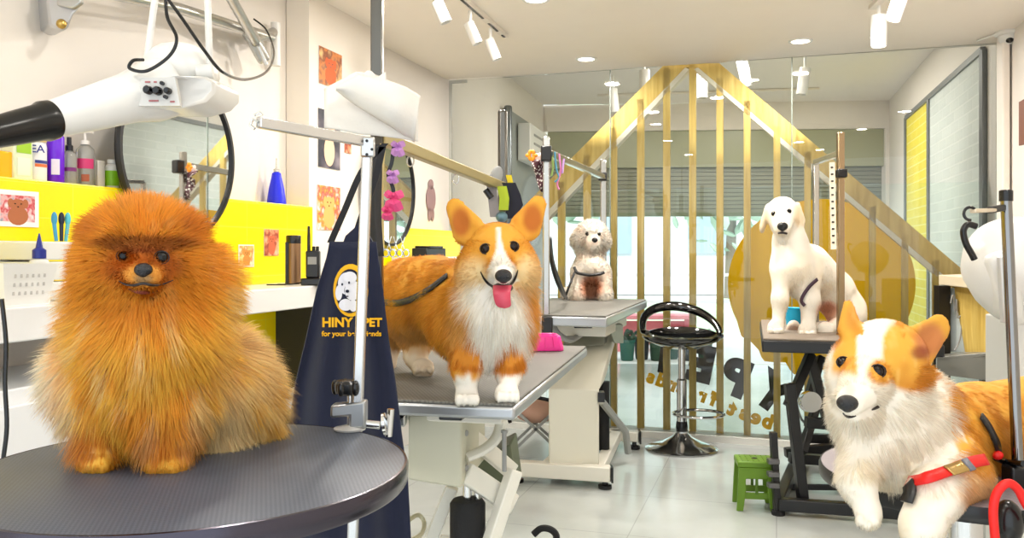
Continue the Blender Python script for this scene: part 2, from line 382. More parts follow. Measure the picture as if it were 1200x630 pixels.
for j in range(8):
    t_ = j/7; rows.append([Vector((-5+i*.35, 13.2+.35*math.sin(t_*math.pi*2+math.pi), .05+.5*math.sin(t_*math.pi)*(1+.15*math.sin(i*1.7)+.1*math.sin(i*3.1)))) for i in range(55)])
hb.grid([[Vector((-5+i*.35+.05*math.sin(j*3+i), 12.9+.8*j/7, -.02+(.46+.05*math.sin(i*1.7)+.04*math.sin(i*3.3+j))*math.sin(math.pi*j/7)**.5)) for i in range(50)] for j in range(8)])
tag(hb.build('hedge', hm), 'low pale green clipped hedge running along the street outside', 'hedge')
# bins and planters just outside
dk = [mat('crate_teal', '1f5a50', .7), mat('crate_navy', '1d2733', .7), mat('crate_green', '23412f', .7)]
k = 0
for px, D in ((735, 9.6), (752, 9.7), (770, 9.6), (787, 9.75), (806, 9.6), (826, 9.7), (715, 9.7)):
    q = P(px, 0, D); q.z = -.02
    names = ['leftmost', 'teal second', 'third', 'middle', 'fifth', 'sixth', 'farthest left']
    mb = MB(); w = .085; mb.lathe([(w*.75, 0), (w*.85, .02), (w, .2), (w*1.1, .21), (w*1.1, .235), (w*.95, .235), (w*.9, .2), (.01, .19)], q, n=20)
    t = thing('planter', q, 'dark round planter on the pavement, %s' % {0: 'second from the left of the row', 1: 'third from the left of the row', 2: 'fourth from the left of the row', 3: 'fifth from the left of the row', 4: 'second from the right of the row', 5: 'rightmost of the row', 6: 'leftmost of the row'}[k], 'planter', 'planters outside the shop front')
    mb.build('pot', dk[k % 3], t)
    mf = MB()
    for j in range(26):
        a = rnd.random()*6.3; r_ = rnd.random()*.08; c = q+Vector((math.cos(a)*r_, math.sin(a)*r_, .22+rnd.random()*.1)); mf.ell(c, (.03, .02, .045), Matrix.Rotation(rnd.random()*2, 3, 'X'), 6, 4)
    mf.build('foliage', dk[(k+2) % 3], t); k += 1
q = P(765, 0, 10.6); q.z = -.02
bn = thing('street_bench', q, 'pink bench standing on the pavement behind the row of planters', 'bench')
pk = mat('bench_pink', 'f0909a', .6)
mb = MB(); mb.box(q+up*.42, (1.0, .35, .05)); mb.build('seat', pk, bn, bevel=.01)
MB().box(q+Vector((0, .17, .2)), (1.0, .04, .3)).build('front_board', pk, bn)
for sx_ in (-.45, .45): MB().box(q+Vector((sx_, 0, .2)), (.06, .3, .4)).build('leg', pk, bn)
rl = MB()
for z in (.55, .9): rl.bar(Vector((-1.5, 11.2, z)), Vector((7, 11.2, z)), .03, .04)
for i in range(9): rl.bar(Vector((-1.5+i*1.06, 11.2, 0)), Vector((-1.5+i*1.06, 11.2, .92)), .04, .04)
tag(rl.build('railing', mat('rail_white', 'dfe6ea', .4), smooth=False), 'pale metal railing across the pavement outside', 'railing')
# far house fronts
bw = thing('street_building', (3, 24, 0), 'pale building front across the street behind the trees', 'building')
MB().box((3, 24.5, 3), (26, 1, 6)).build('wall', mat('far_wall', 'dfe6ea', .8), bw)
for i in range(9):
    f_ = MB().box((-8+i*2.7, 23.98, 1.9), (1.1, .08, 1.5)).build('window', mat('far_glass', 'a9bccb', .3), bw)

# ------------------------------------------------------------- ceiling lights
LAMP = mat('lamp_glow', 'fff6e6', .4, emit='fff1dc', estr=14)
dn = [((687, 69), 'round recessed downlight nearest the glass, left of the wooden ridge'), ((938, 48), 'round recessed downlight at the right, close to the glass edge of the ceiling'), ((628, -1), 'round recessed downlight at the top edge of the picture')]
spots = [PZ(px, py, HC-.002) for (px, py), _ in dn]; labs = [l for _, l in dn]
extra = [R(-1.3, .6, HC), R(.2, .6, HC), R(-1.3, 2.0, HC), R(.6, 2.2, HC), R(-1.2, 3.2, HC), R(0, 1.4, HC), R(-.5, 4.4, HC), R(.5, 4.1, HC), R(.9, 3.2, HC), R(-.2, 5.0, HC)]  # added fill lamps without fixtures, to brighten the room and dogs
n_d = 0
for p, l in zip(spots, labs):
    t = thing('ceiling_downlight', Vector((p.x, p.y, HC)), l, 'ceiling light', 'ceiling downlights')
    MB().lathe([(.062, .004), (.068, 0), (.066, -.006), (.05, -.007), (.048, .002)], (p.x, p.y, HC), n=28).build('trim_ring', PLASTIC, t)
    lab(MB().lathe([(.049, -.004), (.04, -.0055), (.001, -.006)], (p.x, p.y, HC), n=24).build('diffuser', LAMP, t), 'glowing diffuser')
def area(name, loc, size, power, col=(1, .95, .88), rot=None):
    l = bpy.data.lights.new(name, 'AREA'); l.shape = 'DISK'; l.size = size; l.energy = power; l.color = col
    o = bpy.data.objects.new(name, l); COL.objects.link(o); o.location = loc
    if rot: o.rotation_euler = rot
    return o
KD = 1.0
for p in spots: area('downlight_beam', Vector((p.x, p.y, HC-.02)), .1, 20*KD)
for p in extra:
    MB().lathe([(.062, .004), (.068, 0), (.066, -.006), (.001, -.006)], (p.x, p.y, HC), n=24)
    area('downlight_beam', Vector((p.x, p.y, HC-.02)), .1, (16 if p.y > 3.0 else 7)*KD)
for (v, u) in ((-.9, 6.9), (.1, 7.2), (-.3, 6.4), (.2, 8.0)):  # added lobby fill lamps, no fixtures, to brighten the space behind the glass
    q = R(v, u, HV-.02); area('downlight_beam', q, .12, 20*KD)

def spot_head(px, py, D, tilt, length, r, label, group, cz=HC, lit=False, yaw=0.0):
    top = P(px, py, D); t = thing('track_spotlight', Vector((top.x, top.y, cz)), label, 'spotlight', group)
    d = Vector((math.sin(tilt)*math.cos(yaw), math.sin(tilt)*math.sin(yaw), -math.cos(tilt)))
    mb = MB(); prof = [(r*.96, 0), (r, .006), (r, length-.004), (r*.97, length), (r*.86, length), (r*.84, length-.02), (.002, length-.022)]
    mb.lathe(prof, top, d, 28).build('barrel', PLASTIC, t)
    j = top+d*length*.18
    MB().tube([Vector((j.x, j.y, cz-.02)), j+Vector((0, 0, .0))], .009, 10).build('stem', PLASTIC, t)
    if lit:
        lab(MB().lathe([(r*.82, length-.012), (.001, length-.011)], top, d, 24).build('lens', LAMP, t), 'glowing lens')
    return t
tk = [PZ(535, -8, HC-.01), PZ(592, 42, HC-.01)]
mb = MB(); mb.bar(tk[0]+(tk[0]-tk[1])*1.2, tk[1], .035, .02); o = mb.build('lighting_track', mat('track_white', 'efe8de', .4), smooth=False); tag(o, 'white ceiling track carrying three white spotlights above the left of the room', 'lighting track')
sl = MB(); dd = (tk[1]-tk[0]); 
for a, b_ in ((0, .5), (.62, .82), (.92, .98)): sl.bar(tk[0]+dd*a-up*.011, tk[0]+dd*b_-up*.011, .012, .004)
sl.build('contact_slot', BLACK, o, smooth=False)
# heads hang under the track: their depth follows the track
spot_head(512, 2, PZ(512, -30, HC).y, .42, .098, .027, 'largest and nearest of three white track spotlights at upper left', 'track spotlights, left track')
spot_head(549, 27, PZ(556, 8, HC).y*1.0, .42, .11, .027, 'middle of three white track spotlights at upper left', 'track spotlights, left track')
spot_head(573, 46, PZ(577, 28, HC).y, .38, .115, .026, 'farthest of three white track spotlights at upper left', 'track spotlights, left track')
spot_head(1030, 18, PZ(1030, 2, HC).y, .0, .15, .036, 'lit white spotlight hanging straight down at upper right', 'spotlights, right track', lit=True)
spot_head(1056, -6, PZ(1056, -14, HC).y, -.32, .12, .034, 'lit white spotlight tilted left at the top right edge of the picture', 'spotlights, right track', lit=True)
q0, q1 = PZ(1022, 9, HC-.01), PZ(1062, -30, HC-.01)
tag(MB().bar(q0, q1, .035, .02).build('lighting_track', MATS['track_white'], smooth=False), 'short white ceiling track above the two lit spotlights', 'lighting track')
for p, tl, l in (((944, 80), -.15, 'white spotlight on the lobby ceiling behind the glass, right of the ridge'), ((718, 104), .1, 'white spotlight on the lobby ceiling behind the glass, left of the ridge'), ((869, 70), .2, 'white spotlight on the lobby ceiling just right of the wooden ridge'), ((755, 82), .0, 'white spotlight on the lobby ceiling just left of the wooden ridge'), ((823, 84), 0, 'white spotlight seen under the peak of the wooden screen')):
    D = (HV-H-.14)*F/(CY-p[1]) if True else 0
    spot_head(p[0], p[1], D, tl, .21, .042, l, 'lobby spotlights', cz=HV)
tag(MB().bar(P(700, 112, (HV-.015-H)*F/(CY-112)), P(960, 104, (HV-.015-H)*F/(CY-104)), .03, .02).build('lighting_track', MATS['track_white'], smooth=False), 'long white ceiling track of the lobby behind the glass', 'lighting track')

# dome camera
c = PZ(1181, 37, HC-.0); t = thing('dome_camera', c, 'white dome security camera with dark eye on the ceiling at far right', 'security camera')
MB().lathe([(.066, 0), (.068, -.012), (.062, -.02), (.05, -.024)], c, n=32).build('base', PLASTIC, t)
MB().ell(c-up*.026, (.05, .05, .046)).build('shell', PLASTIC, t)
lab(MB().ell(c-up*.05+Vector((-.006, -.026, 0)), (.022, .02, .018)).build('lens', BLACK, t), 'dark lens')
a = PZ(1145, 47, HC-.006)
MB().tube([c-up*.01+Vector((-.05, 0, 0)), Vector((a.x, a.y, HC-.01))], .006, 8).build('cable_conduit', PLASTIC, t)
# framed picture at the right edge
q = rw(1199, 0, .015); d_ = rd
tag(MB().prism([q+up*(1.2+.117*4.7)-d_*.25, q+up*(1.2+.117*4.7)+d_*.02, q+up*(1.2+.165*4.7)+d_*.02, q+up*(1.2+.165*4.7)-d_*.25], rn*.015).build('picture_frame', mat('picture_brown', '7a4632', .5), smooth=False), 'small dark brown picture hanging on the wall at the right edge', 'picture')
# ---------------------------------------------------------------- left wall bench
LV = -2.19
def lw(px, z=None, py=None, off=0.0):                 # a point on the left wall plane (off = metres out from it)
    v = onplane(px, CY if py is None else py, R(LV+off, 0, 0), Vector((CS, -SN, 0)))
    if z is not None: v.z = z
    return v
def lwu(px, off=0.0):
    v = lw(px, off=off); return v.x*SN+v.y*CS
UE = lwu(338)                                          # where the bench meets the pilaster
LEDGE = 1.41; CT = 1.065
Zv = lambda v, u, z: R(v, u, z)
# yellow ledge panel between bench and shelf height
yl = MB(); yl.prism([R(LV, .6, CT), R(LV+.13, .6, CT), R(LV+.13, .6, LEDGE), R(LV, .6, LEDGE)], R(0, UE-.6, 0))
m, nt, b = mat_nodes('yellow_tiles')
tc = nt.nodes.new('ShaderNodeTexCoord'); sx = nt.nodes.new('ShaderNodeSeparateXYZ'); cx = nt.nodes.new('ShaderNodeCombineXYZ'); br = nt.nodes.new('ShaderNodeTexBrick'); br.offset = 0
nt.links.new(tc.outputs['Object'], sx.inputs[0]); nt.links.new(sx.outputs['Y'], cx.inputs['X']); nt.links.new(sx.outputs['Z'], cx.inputs['Y']); nt.links.new(cx.outputs[0], br.inputs['Vector'])
br.inputs['Scale'].default_value = 1; br.inputs['Brick Width'].default_value = .3; br.inputs['Row Height'].default_value = .1; br.inputs['Mortar Size'].default_value = .0012
br.inputs['Color1'].default_value = lin('ffe600')+(1,); br.inputs['Color2'].default_value = lin('ffe200')+(1,); br.inputs['Mortar'].default_value = lin('f4ea50')+(1,)
nt.links.new(br.outputs['Color'], b.inputs['Base Color']); b.inputs['Roughness'].default_value = .3; YT = m
FRT = FR.copy()
tag(yl.build('tiled_ledge', YT, frame=FRT, smooth=False, bevel=.004), 'long bright yellow tiled ledge running behind the pomeranian, carrying the bottles', 'ledge')
# lower yellow wall facing below the bench
struct(MB().prism([R(LV, 2.3, 0), R(LV+.02, 2.3, 0), R(LV+.02, 2.3, CT-.04), R(LV, 2.3, CT-.04)], R(0, UE-2.3, 0)).build('trim_9', YT, frame=FRT, smooth=False))
# bench top
bt = MB(); bt.prism([R(LV, .4, CT-.085), R(LV+.42, .4, CT-.085), R(LV+.42, .4, CT), R(LV, .4, CT)], R(0, UE+.0-.4, 0))
tag(bt.build('work_bench', mat('bench_white', 'f4f2f0', .25), frame=FRT, bevel=.004), 'long white wall-mounted bench top behind the pomeranian', 'bench top')
tag(MB().prism([R(LV+.02, 3.38, 0), R(LV+.38, 3.38, 0), R(LV+.38, 3.38, CT-.086), R(LV+.02, 3.38, CT-.086)], R(0, .035, 0)).build('bench_support', mat('support_dark', '2a2a2a', .5), smooth=False), 'dark upright support under the far end of the white bench', 'support')
# drawer cabinet under the bench, left
cu0, cu1 = .75, 2.25
cab = thing('drawer_cabinet', R(LV+.2, 1.5, 0), 'white cabinet with recessed pulls under the bench at the left edge', 'cabinet')
CW = mat('cabinet_white', 'efeff0', .35)
MB().prism([R(LV+.02, cu0, 0), R(LV+.38, cu0, 0), R(LV+.38, cu0, .86), R(LV+.02, cu0, .86)], R(0, cu1-cu0, 0)).build('body', CW, cab, smooth=False, bevel=.004)
for a, b_, z0, z1 in ((cu0+.03, cu0+.74, .5, .82), (cu0+.77, cu1-.03, .5, .82), (cu0+.03, cu0+.74, .08, .47), (cu0+.77, cu1-.03, .08, .47)):
    dr = MB().prism([R(LV+.381, a, z0), R(LV+.4, a, z0), R(LV+.4, a, z1), R(LV+.381, a, z1)], R(0, b_-a, 0)).build('drawer', CW, cab, smooth=False, bevel=.003)
    for fu in (.42, .6):
        c = R(LV+.402, a+(b_-a)*fu, (z0+z1)/2); MB().tube([c+R(0, .0, .022), c+R(.016, 0, .018), c+R(.016, 0, -.018), c+R(0, 0, -.022)], .004, 8).build('handle', CHROME, dr)
# black cable hanging at far left
cp = smooth_path([P(2, 350, 1.72), P(7, 400, 1.72), P(6, 450, 1.72), P(8, 500, 1.72), P(3, 545, 1.72), P(-8, 640, 1.72)], 5)
tag(MB().tube(cp, .0045, 8).build('power_cable', BLACK), 'black cable hanging down at the left edge in front of the cabinet', 'cable')

# ---------------------------------------------------------------- round mirrors
def round_mirror(pxc, pyc, off, rad, label):
    c = lw(pxc, py=pyc, off=off); n = Vector((CS, -SN, 0)); t = thing('round_mirror', c, label, 'mirror')
    MB().lathe([(rad-.012, -.012), (rad, -.012), (rad+.004, 0), (rad, .012), (rad-.012, .012), (rad-.012, -.012)], c, n, 72).build('rim', BLACKM, t)
    MB().lathe([(rad-.011, -.008), (rad-.011, .002), (.001, .002)], c, n, 72).build('mirror_glass', MIRROR, t)
    return c
mc = round_mirror(211, 181, .155, .305, 'large round wall mirror with thin black rim above the pomeranian')
round_mirror(458, 222, .16, .31, 'second round wall mirror with black rim, half hidden behind the chrome post')
ylb = MB(); ylb.prism([R(LV, 4.26, CT), R(LV+.13, 4.26, CT), R(LV+.13, 4.26, 1.34), R(LV, 4.26, 1.34)], R(0, 1.2, 0))
tag(ylb.build('tiled_ledge', YT, frame=FRT, smooth=False, bevel=.004), 'short yellow tiled ledge under the second mirror, behind the standing corgi', 'ledge')
bt = MB(); bt.prism([R(LV, 4.26, CT-.06), R(LV+.42, 4.26, CT-.06), R(LV+.42, 4.26, CT), R(LV, 4.26, CT)], R(0, 1.2, 0))
tag(bt.build('work_bench', MATS['bench_white'], frame=FRT, bevel=.004), 'white wall bench behind the standing corgi, beneath the second mirror', 'bench top')

# ---------------------------------------------------------------- bottles on the ledge
def on_ledge(px, off=.07, z=LEDGE): return lw(px, z=z, off=off)
def bottle(px, w_px, h_px, body, cap, label, labcol=None, kind='pump', shape='round', lab_text=None, clear=False, z=LEDGE, off=.065, name='bottle', textcol='20308a'):
    c = on_ledge(px, off, z); D = c.y; r = w_px*D/F/2*.95; h = h_px*D/F
    t = thing(name, c, label, 'bottle', 'grooming bottles on the yellow ledge' if z == LEDGE else None)
    bm_ = mat('bottle_'+body, body, .25) if not clear else CLEARP
    Mx = Matrix((Vector((CS, -SN, 0)), Vector((SN, CS, 0)), Vector((0, 0, 1)))).transposed()
    fl = .6 if shape == 'flat' else 1
    bh = h*(.72 if kind in ('pump', 'spray') else .85 if kind == 'cap' else 1)
    mb = MB(); prof = [(r*.92, 0), (r, .006), (r, bh*.8), (r*.93, bh*.88), (r*.6, bh*.96), (r*.42, bh), (r*.42, bh+.004)] if kind != 'tall' else [(r*.9, 0), (r, .006), (r, h*.8), (r*.8, h*.88), (r*.45, h*.95), (r*.4, h)]
    if kind == 'box':
        mb.box(c+up*h/2, (r*1.5, r*2, h), Mx)
        mb.build('body', bm_, t, bevel=.004)
    else:
        M2 = Mx@Matrix.Diagonal((fl, 1, 1)); mb.lathe(prof, c, n=28, M=M2); mb.build('body', bm_, t)
    cm = mat('cap_'+cap, cap, .3)
    topz = c+up*bh
    if kind == 'pump':
        mb = MB().lathe([(r*.5, 0), (r*.5, h*.07), (r*.16, h*.08), (r*.16, h*.2), (r*.3, h*.2), (r*.3, h*.25), (.001, h*.25)], topz, n=18)
        mb.tube([topz+up*h*.225, topz+up*h*.225-Vector((CS, -SN, 0))*-r*1.1+up*-.004], r*.13, 8); mb.build('pump', cm, t)
    elif kind == 'spray':
        mb = MB().lathe([(r*.5, 0), (r*.5, h*.1), (r*.3, h*.13), (r*.3, h*.28), (.001, h*.28)], topz, n=18); mb.build('spray_cap', cm, t)
    elif kind == 'cap':
        MB().lathe([(r*.55, 0), (r*.55, h*.13), (.001, h*.14)], topz, n=22).build('cap', cm, t)
    elif kind == 'tall':
        MB().lathe([(r*.45, 0), (r*.42, h*.06), (.001, h*.065)], c+up*h*.96, n=20).build('cap', cm, t)
    if labcol:
        n_ = Vector((-c.x, -c.y, 0)).normalized(); sd = Vector((n_.y, -n_.x, 0))*-1
        for lc, y0, y1, wf in labcol:
            lm = mat('label_'+lc, lc, .45); k = 10; rows = []
            if kind == 'box':
                nn = Vector((CS, -SN, 0)); ss = Vector((SN, CS, 0)); rows = [[c+nn*(r*.75+.0012)+ss*(x*r*.85)+up*h*y for x in (-wf, wf)] for y in (y0, y1)]
            else:
                a0 = math.atan2(n_.y, n_.x)
                if fl < 1: a0 = -TH
                rows = []
                for y in (y0, y1):
                    row = []
                    for i in range(k+1):
                        a = a0+(i/k-.5)*2*wf*1.3
                        if fl < 1: w_ = a+TH; row.append(c+Mx@Vector((fl*(r+.0015)*math.cos(w_), (r+.0015)*math.sin(w_), h*y)))
                        else: row.append(c+Vector((math.cos(a), math.sin(a), 0))*(r+.0012)+up*h*y)
                    rows.append(row)
            MB().grid(rows).build('label_band', lm, t, smooth=False)
    if lab_text:
        n_ = Vector((-c.x, -c.y, 0)).normalized(); x_ = up.cross(n_)
        for s_, y, sz in lab_text:
            mbt = MB(); text(mbt, s_, sz, c+n_*(r+.004)+up*h*y, x_, up, .0006, .0004); mbt.build('label_text', mat('text_'+textcol, textcol, .5), t, smooth=False)
    return t
CLEARP = mat('clear_plastic', 'eef0ee', .08, trans=.75)
bottle(2, 20, 32, 'ffb400', 'ffb400', 'orange-yellow tub on the ledge at the left edge of the picture', kind='box')
bottle(20, 28, 52, 'dfe8c8', 'a8c414', 'pale bottle with lime green cap under the dryer nozzle', [('9cc81a', .6, .9, .9), ('e8ecd8', .1, .5, .8)], 'box', name='shampoo_box')
bottle(44, 25, 60, 'f0eef0', 'e8e4e0', 'white bottle with blue and red printed label beside the purple bottle', [('2e3a8e', .36, .42, .6), ('e2703a', .29, .35, .6), ('c8b06a', .78, .84, .5)], 'cap', 'flat', [('EA', .62, .032)])
bottle(65, 20, 67, '6a14d8', '3a0a7a', 'tall purple bottle with small white label on the ledge', [('e8dff4', .15, .42, .35)], 'tall')
bottle(81, 18, 56, 'd8d0dc', '1c1c26', 'clear bottle with black spray cap beside the purple bottle', [('7a2a78', .28, .36, .8)], 'spray', clear=True)
bottle(100, 22, 68, 'efe8e4', 'f4efea', 'clear pump bottle with a pink label on the ledge', [('d83a78', .3, .47, .7), ('b05a3a', .08, .2, .3)], 'pump', clear=True)
bottle(116, 12, 32, 'eee8e0', 'f4f0ea', 'small white carton beside the pump bottle', kind='box', name='carton')
bottle(131, 19, 35, 'f2f2ee', 'f6f6f2', 'small white bottle with a lime green label next to the mirror rim', [('8fcf1e', .1, .6, .8)], 'cap')
# ---------------------------------------------------------------- prints on walls
def photo_mat(name, cols, scale, bg):
    m, nt, b = mat_nodes(name); tc = nt.nodes.new('ShaderNodeTexCoord'); vo = nt.nodes.new('ShaderNodeTexNoise'); vo.inputs['Scale'].default_value = scale; vo.inputs['Detail'].default_value = 2
    cr = nt.nodes.new('ShaderNodeValToRGB'); el = cr.color_ramp.elements
    cs = [bg]+cols; el[0].position = .3; el[0].color = lin(cs[0])+(1,); el[1].position = .7; el[1].color = lin(cs[-1])+(1,)
    for i, cc in enumerate(cs[1:-1]): e = el.new(.42+.2*i/max(1, len(cs)-2)); e.color = lin(cc)+(1,)
    nt.links.new(tc.outputs['Object'], vo.inputs['Vector']); nt.links.new(vo.outputs['Fac'], cr.inputs['Fac']); nt.links.new(cr.outputs['Color'], b.inputs['Base Color']); b.inputs['Roughness'].default_value = .5
    return m
def print_on(nrm_p0, nrm, cpx, border, pm, label, dog=None, dogcol='c8703a'):
    (x0, y0), (x1, y1), (x2, y2), (x3, y3) = cpx; q = [onplane(x, y, nrm_p0, nrm) for x, y in cpx]
    # straight, upright rectangle on the wall
    z1 = (q[0].z+q[1].z)/2; z0 = (q[2].z+q[3].z)/2; A = (q[0]+q[3])/2; B = (q[1]+q[2])/2
    c = (A+B)/2; t = thing('photo_print', Vector((c.x, c.y, z0)), label, 'photo print', 'dog photo prints')
    def rec(f, off, g=None):
        g = f if g is None else g; a = c+(Vector((A.x, A.y, 0))-Vector((c.x, c.y, 0)))*f; b_ = c+(Vector((B.x, B.y, 0))-Vector((c.x, c.y, 0)))*f; zc = (z0+z1)/2; hh = (z1-z0)/2*g
        return [Vector((a.x, a.y, zc+hh))+nrm*off, Vector((b_.x, b_.y, zc+hh))+nrm*off, Vector((b_.x, b_.y, zc-hh))+nrm*off, Vector((a.x, a.y, zc-hh))+nrm*off]
    w = (Vector((A.x, A.y, 0))-Vector((B.x, B.y, 0))).length; h = z1-z0
    MB().prism(rec(1, .001), nrm*.002).build('card', mat('card_white', 'f6f4f0', .5), t, smooth=False)
    if border: f, g = 1-border/w*2, 1-border/h*2
    else: f, g = .995, .995
    MB().prism(rec(f, .0032, g), nrm*.0004).build('picture', pm, t, smooth=False)
    if dog:                                              # the printed dog, flat on the paper
        xd = (Vector((B.x, B.y, 0))-Vector((A.x, A.y, 0))).normalized(); zc = (z0+z1)/2; mb = MB()
        def disc(cx_, cz_, rx, rz, k): 
            o = Vector((c.x, c.y, zc))+xd*cx_*w+up*cz_*h+nrm*(.0037+k*.0001)
            mb.prism([o+xd*rx*w*math.cos(a*.35)+up*rz*h*math.sin(a*.35) for a in range(18)], nrm*.0001)
        disc(0, -.2, .24, .26, 0); disc(0, .1, .2, .16, 1); disc(-.17, .14, .07, .13, 2); disc(.17, .14, .07, .13, 3)
        lab(mb.build('printed_dog', mat('dog_print_'+dogcol, dogcol, .6), t, smooth=False), 'printed dog')
        mb = MB(); 
        for ox, oz in ((-.07, .13), (.07, .13), (0, .05)):
            o = Vector((c.x, c.y, zc))+xd*ox*w+up*oz*h+nrm*.0042; mb.prism([o+xd*.022*w*math.cos(a)+up*.018*h*math.sin(a) for a in range(6)], nrm*.0002)
        mb.build('printed_face', BLACK, t, smooth=False)
nL = Vector((CS, -SN, 0))
ledge_p = R(LV+.1305, 0, 0)
print_on(ledge_p, nL, ((-6, 221), (45, 225), (44, 265), (-6, 266)), .014, photo_mat('print_flowers', ['e8b0b0', 'c8303a', 'f0e0e0'], 34, '8a9ab0'), 'white-bordered print of a brown puppy among red flowers, leftmost on the ledge', True, 'b0643a')
print_on(ledge_p, nL, ((279, 286), (297, 287), (297, 312), (279, 313)), 0.004, photo_mat('print_sunny', ['f0c070', 'd8843a', 'f4e6c0'], 30, 'f6e0a0'), 'small pale print of a tan dog right of the mirror, the lower of two', True, 'd08a3a')
print_on(ledge_p, nL, ((309, 268), (326, 269), (326, 299), (309, 300)), 0, photo_mat('print_brown', ['a84a30', 'd88a60', 'e8b090'], 30, '8a3a28'), 'small reddish brown dog print near the ledge end, the upper of two', True, 'c8603a')
pp = R(PV+.0005, 0, 0)
print_on(pp, nL, ((373, 54), (400, 64), (400, 103), (373, 101)), 0, photo_mat('print_orange', ['d8823a', '8a4a2a', 'f0c080'], 14, '6a5048'), 'orange and brown dog print, topmost on the pilaster', True, 'd8602a')
print_on(pp, nL, ((372, 128), (398, 132), (398, 199), (372, 196)), 0, photo_mat('print_dark', ['2c2c3a', '4a4450', '8a8088'], 10, '20222c'), 'dark print of a white and tan dog, middle of the pilaster', True, 'f0c8a8')
print_on(pp, nL, ((371, 218), (398, 218), (398, 270), (371, 269)), 0, photo_mat('print_blossom', ['f0a03a', 'e85a4a', 'f6d8c0'], 22, 'f0d8e0'), 'print of dogs among red and orange blossom, lowest on the pilaster', True, 'f0b060')
print_on(pp, nL, ((403, 160), (411, 161), (411, 180), (403, 179)), 0, MATS['print_brown'], 'tiny brown print on the pilaster beside the grooming arm', None)
pl2 = R(LV+.001, 0, 0)
# cut-out dog decal on the wall by the second mirror
dm = MB()
for cx_, cy_, rx, ry in ((505, 233, 5.5, 16), (505, 216, 3, 6), (503.5, 251, 1.8, 8), (507, 251, 1.8, 8)):
    dm.prism([onplane(cx_+rx*math.cos(a*.35), cy_+ry*math.sin(a*.35), pl2, nL) for a in range(18)], nL*.001)
tag(dm.build('wall_decal', mat('decal_mauve', 'a08080', .6), smooth=False), 'small mauve cut-out figure decal on the wall right of the second mirror', 'decal')

# ---------------------------------------------------------------- small things on the bench
def on_bench(px, off): return lw(px, z=CT, off=off)
c = on_bench(12, .30); Mw = Matrix((Vector((CS, -SN, 0)), Vector((SN, CS, 0)), Vector((0, 0, 1)))).transposed()
def perf_basket(c, label):
    t = thing('basket', c, label, 'basket'); w0, w1, h = .055, .07, .105; mb = MB()
    ring = lambda w, z, l=1.2: [c+Mw@Vector((x*w, y*w*l, z)) for x, y in ((-1, -1), (1, -1), (1, 1), (-1, 1))]
    a, b_ = ring(w0, 0), ring(w1, h); ia, ib = ring(w0-.004, .004), ring(w1-.004, h)
    V = a+b_+ia+ib; Fc = [(3, 2, 1, 0)]+[(i, (i+1) % 4, 4+(i+1) % 4, 4+i) for i in range(4)]+[(4+i, 4+(i+1) % 4, 12+(i+1) % 4, 12+i) for i in range(4)]+[(8+i, 12+i, 12+(i+1) % 4, 8+(i+1) % 4) for i in range(4)]+[(8, 9, 10, 11)]
    mb.add(V, Fc); mb.build('body', PLASTIC, t, smooth=False)
    hb_ = {'x': MB(), 'y': MB()}
    for r_ in range(3):
        for k in range(6):
            z = .03+r_*.022; w = w0+(w1-w0)*z/h
            for d, e in ((Vector((w+.0005, (k-2.5)*.018, z)), 'x'), (Vector(((k-2.5)*.016, -(w*1.2+.0005), z)), 'y')):
                hb_[e].box(c+Mw@d, (.001, .006, .009) if e == 'x' else (.006, .001, .009), Mw)
    for h_ in hb_.values(): h_.build('perforations', mat('hole_grey', 'b9b6b2', .7), t, smooth=False)
perf_basket(c, 'white perforated plastic basket on the bench at the left edge')
c = on_bench(46, .33); t = thing('glue_bottle', c, 'white squeeze bottle with a pointed dark blue nozzle on the bench', 'bottle')
MB().lathe([(.024, 0), (.026, .004), (.026, .1), (.022, .112), (.012, .118), (.012, .12)], c, n=24).build('body', PLASTIC, t)
lab(MB().lathe([(.017, 0), (.017, .022), (.009, .028), (.004, .055), (.0015, .066)], c+up*.118, n=20).build('nozzle', mat('nozzle_blue', '1a2a8a', .35), t), 'dark blue nozzle')
c = on_bench(47, .22); t = thing('organiser_box', c, 'translucent white drawer organiser standing behind the glue bottle', 'organiser')
for k in range(3):
    MB().box(c+up*(.028+k*.055), (.16, .13, .05), Mw).build('drawer', mat('frosted_plastic', 'e6e6e2', .25), t, bevel=.004)
MB().box(c+up*.083-Mw@Vector((.085, 0, 0)), (.006, .14, .166), Mw).build('back', PLASTIC, t)
for i, (px, cc, l) in enumerate(((66, '3a9ac8', 'light blue brush leaning in the organiser'), (72, '1a2238', 'dark navy brush leaning in the organiser'), (77, '5ac8d8', 'turquoise comb at the right of the organiser'))):
    p = on_bench(px, .2)+up*.166; mb = MB().tube([p, p+Vector((.006*(i-1), 0, .05))], [.005, .006], 8); mb.ell(p+Vector((.006*(i-1), 0, .065)), (.009, .006, .02)); tag(mb.build('grooming_brush', mat('brush_'+cc, cc, .4)), l, 'brush')
# canister
c = on_bench(345, .2); c = P(344, 333, 3.55); c.z = CT; t = thing('canister', c, 'brown and black metal canister at the far end of the white bench', 'canister')
MB().lathe([(.026, 0), (.03, .004), (.03, .17), (.028, .176), (.001, .178)], c, n=28).build('body', mat('canister_bronze', '8a6a4c', .3, .7), t)
lab(MB().lathe([(.0305, 0), (.0305, .03), (.028, .034), (.001, .034)], c+up*.17, n=28).build('lid', BLACK, t), 'black lid')
MB().box(c+Vector((-.02, -.024, .09)), (.014, .01, .17)).build('side_strip', BLACK, t)
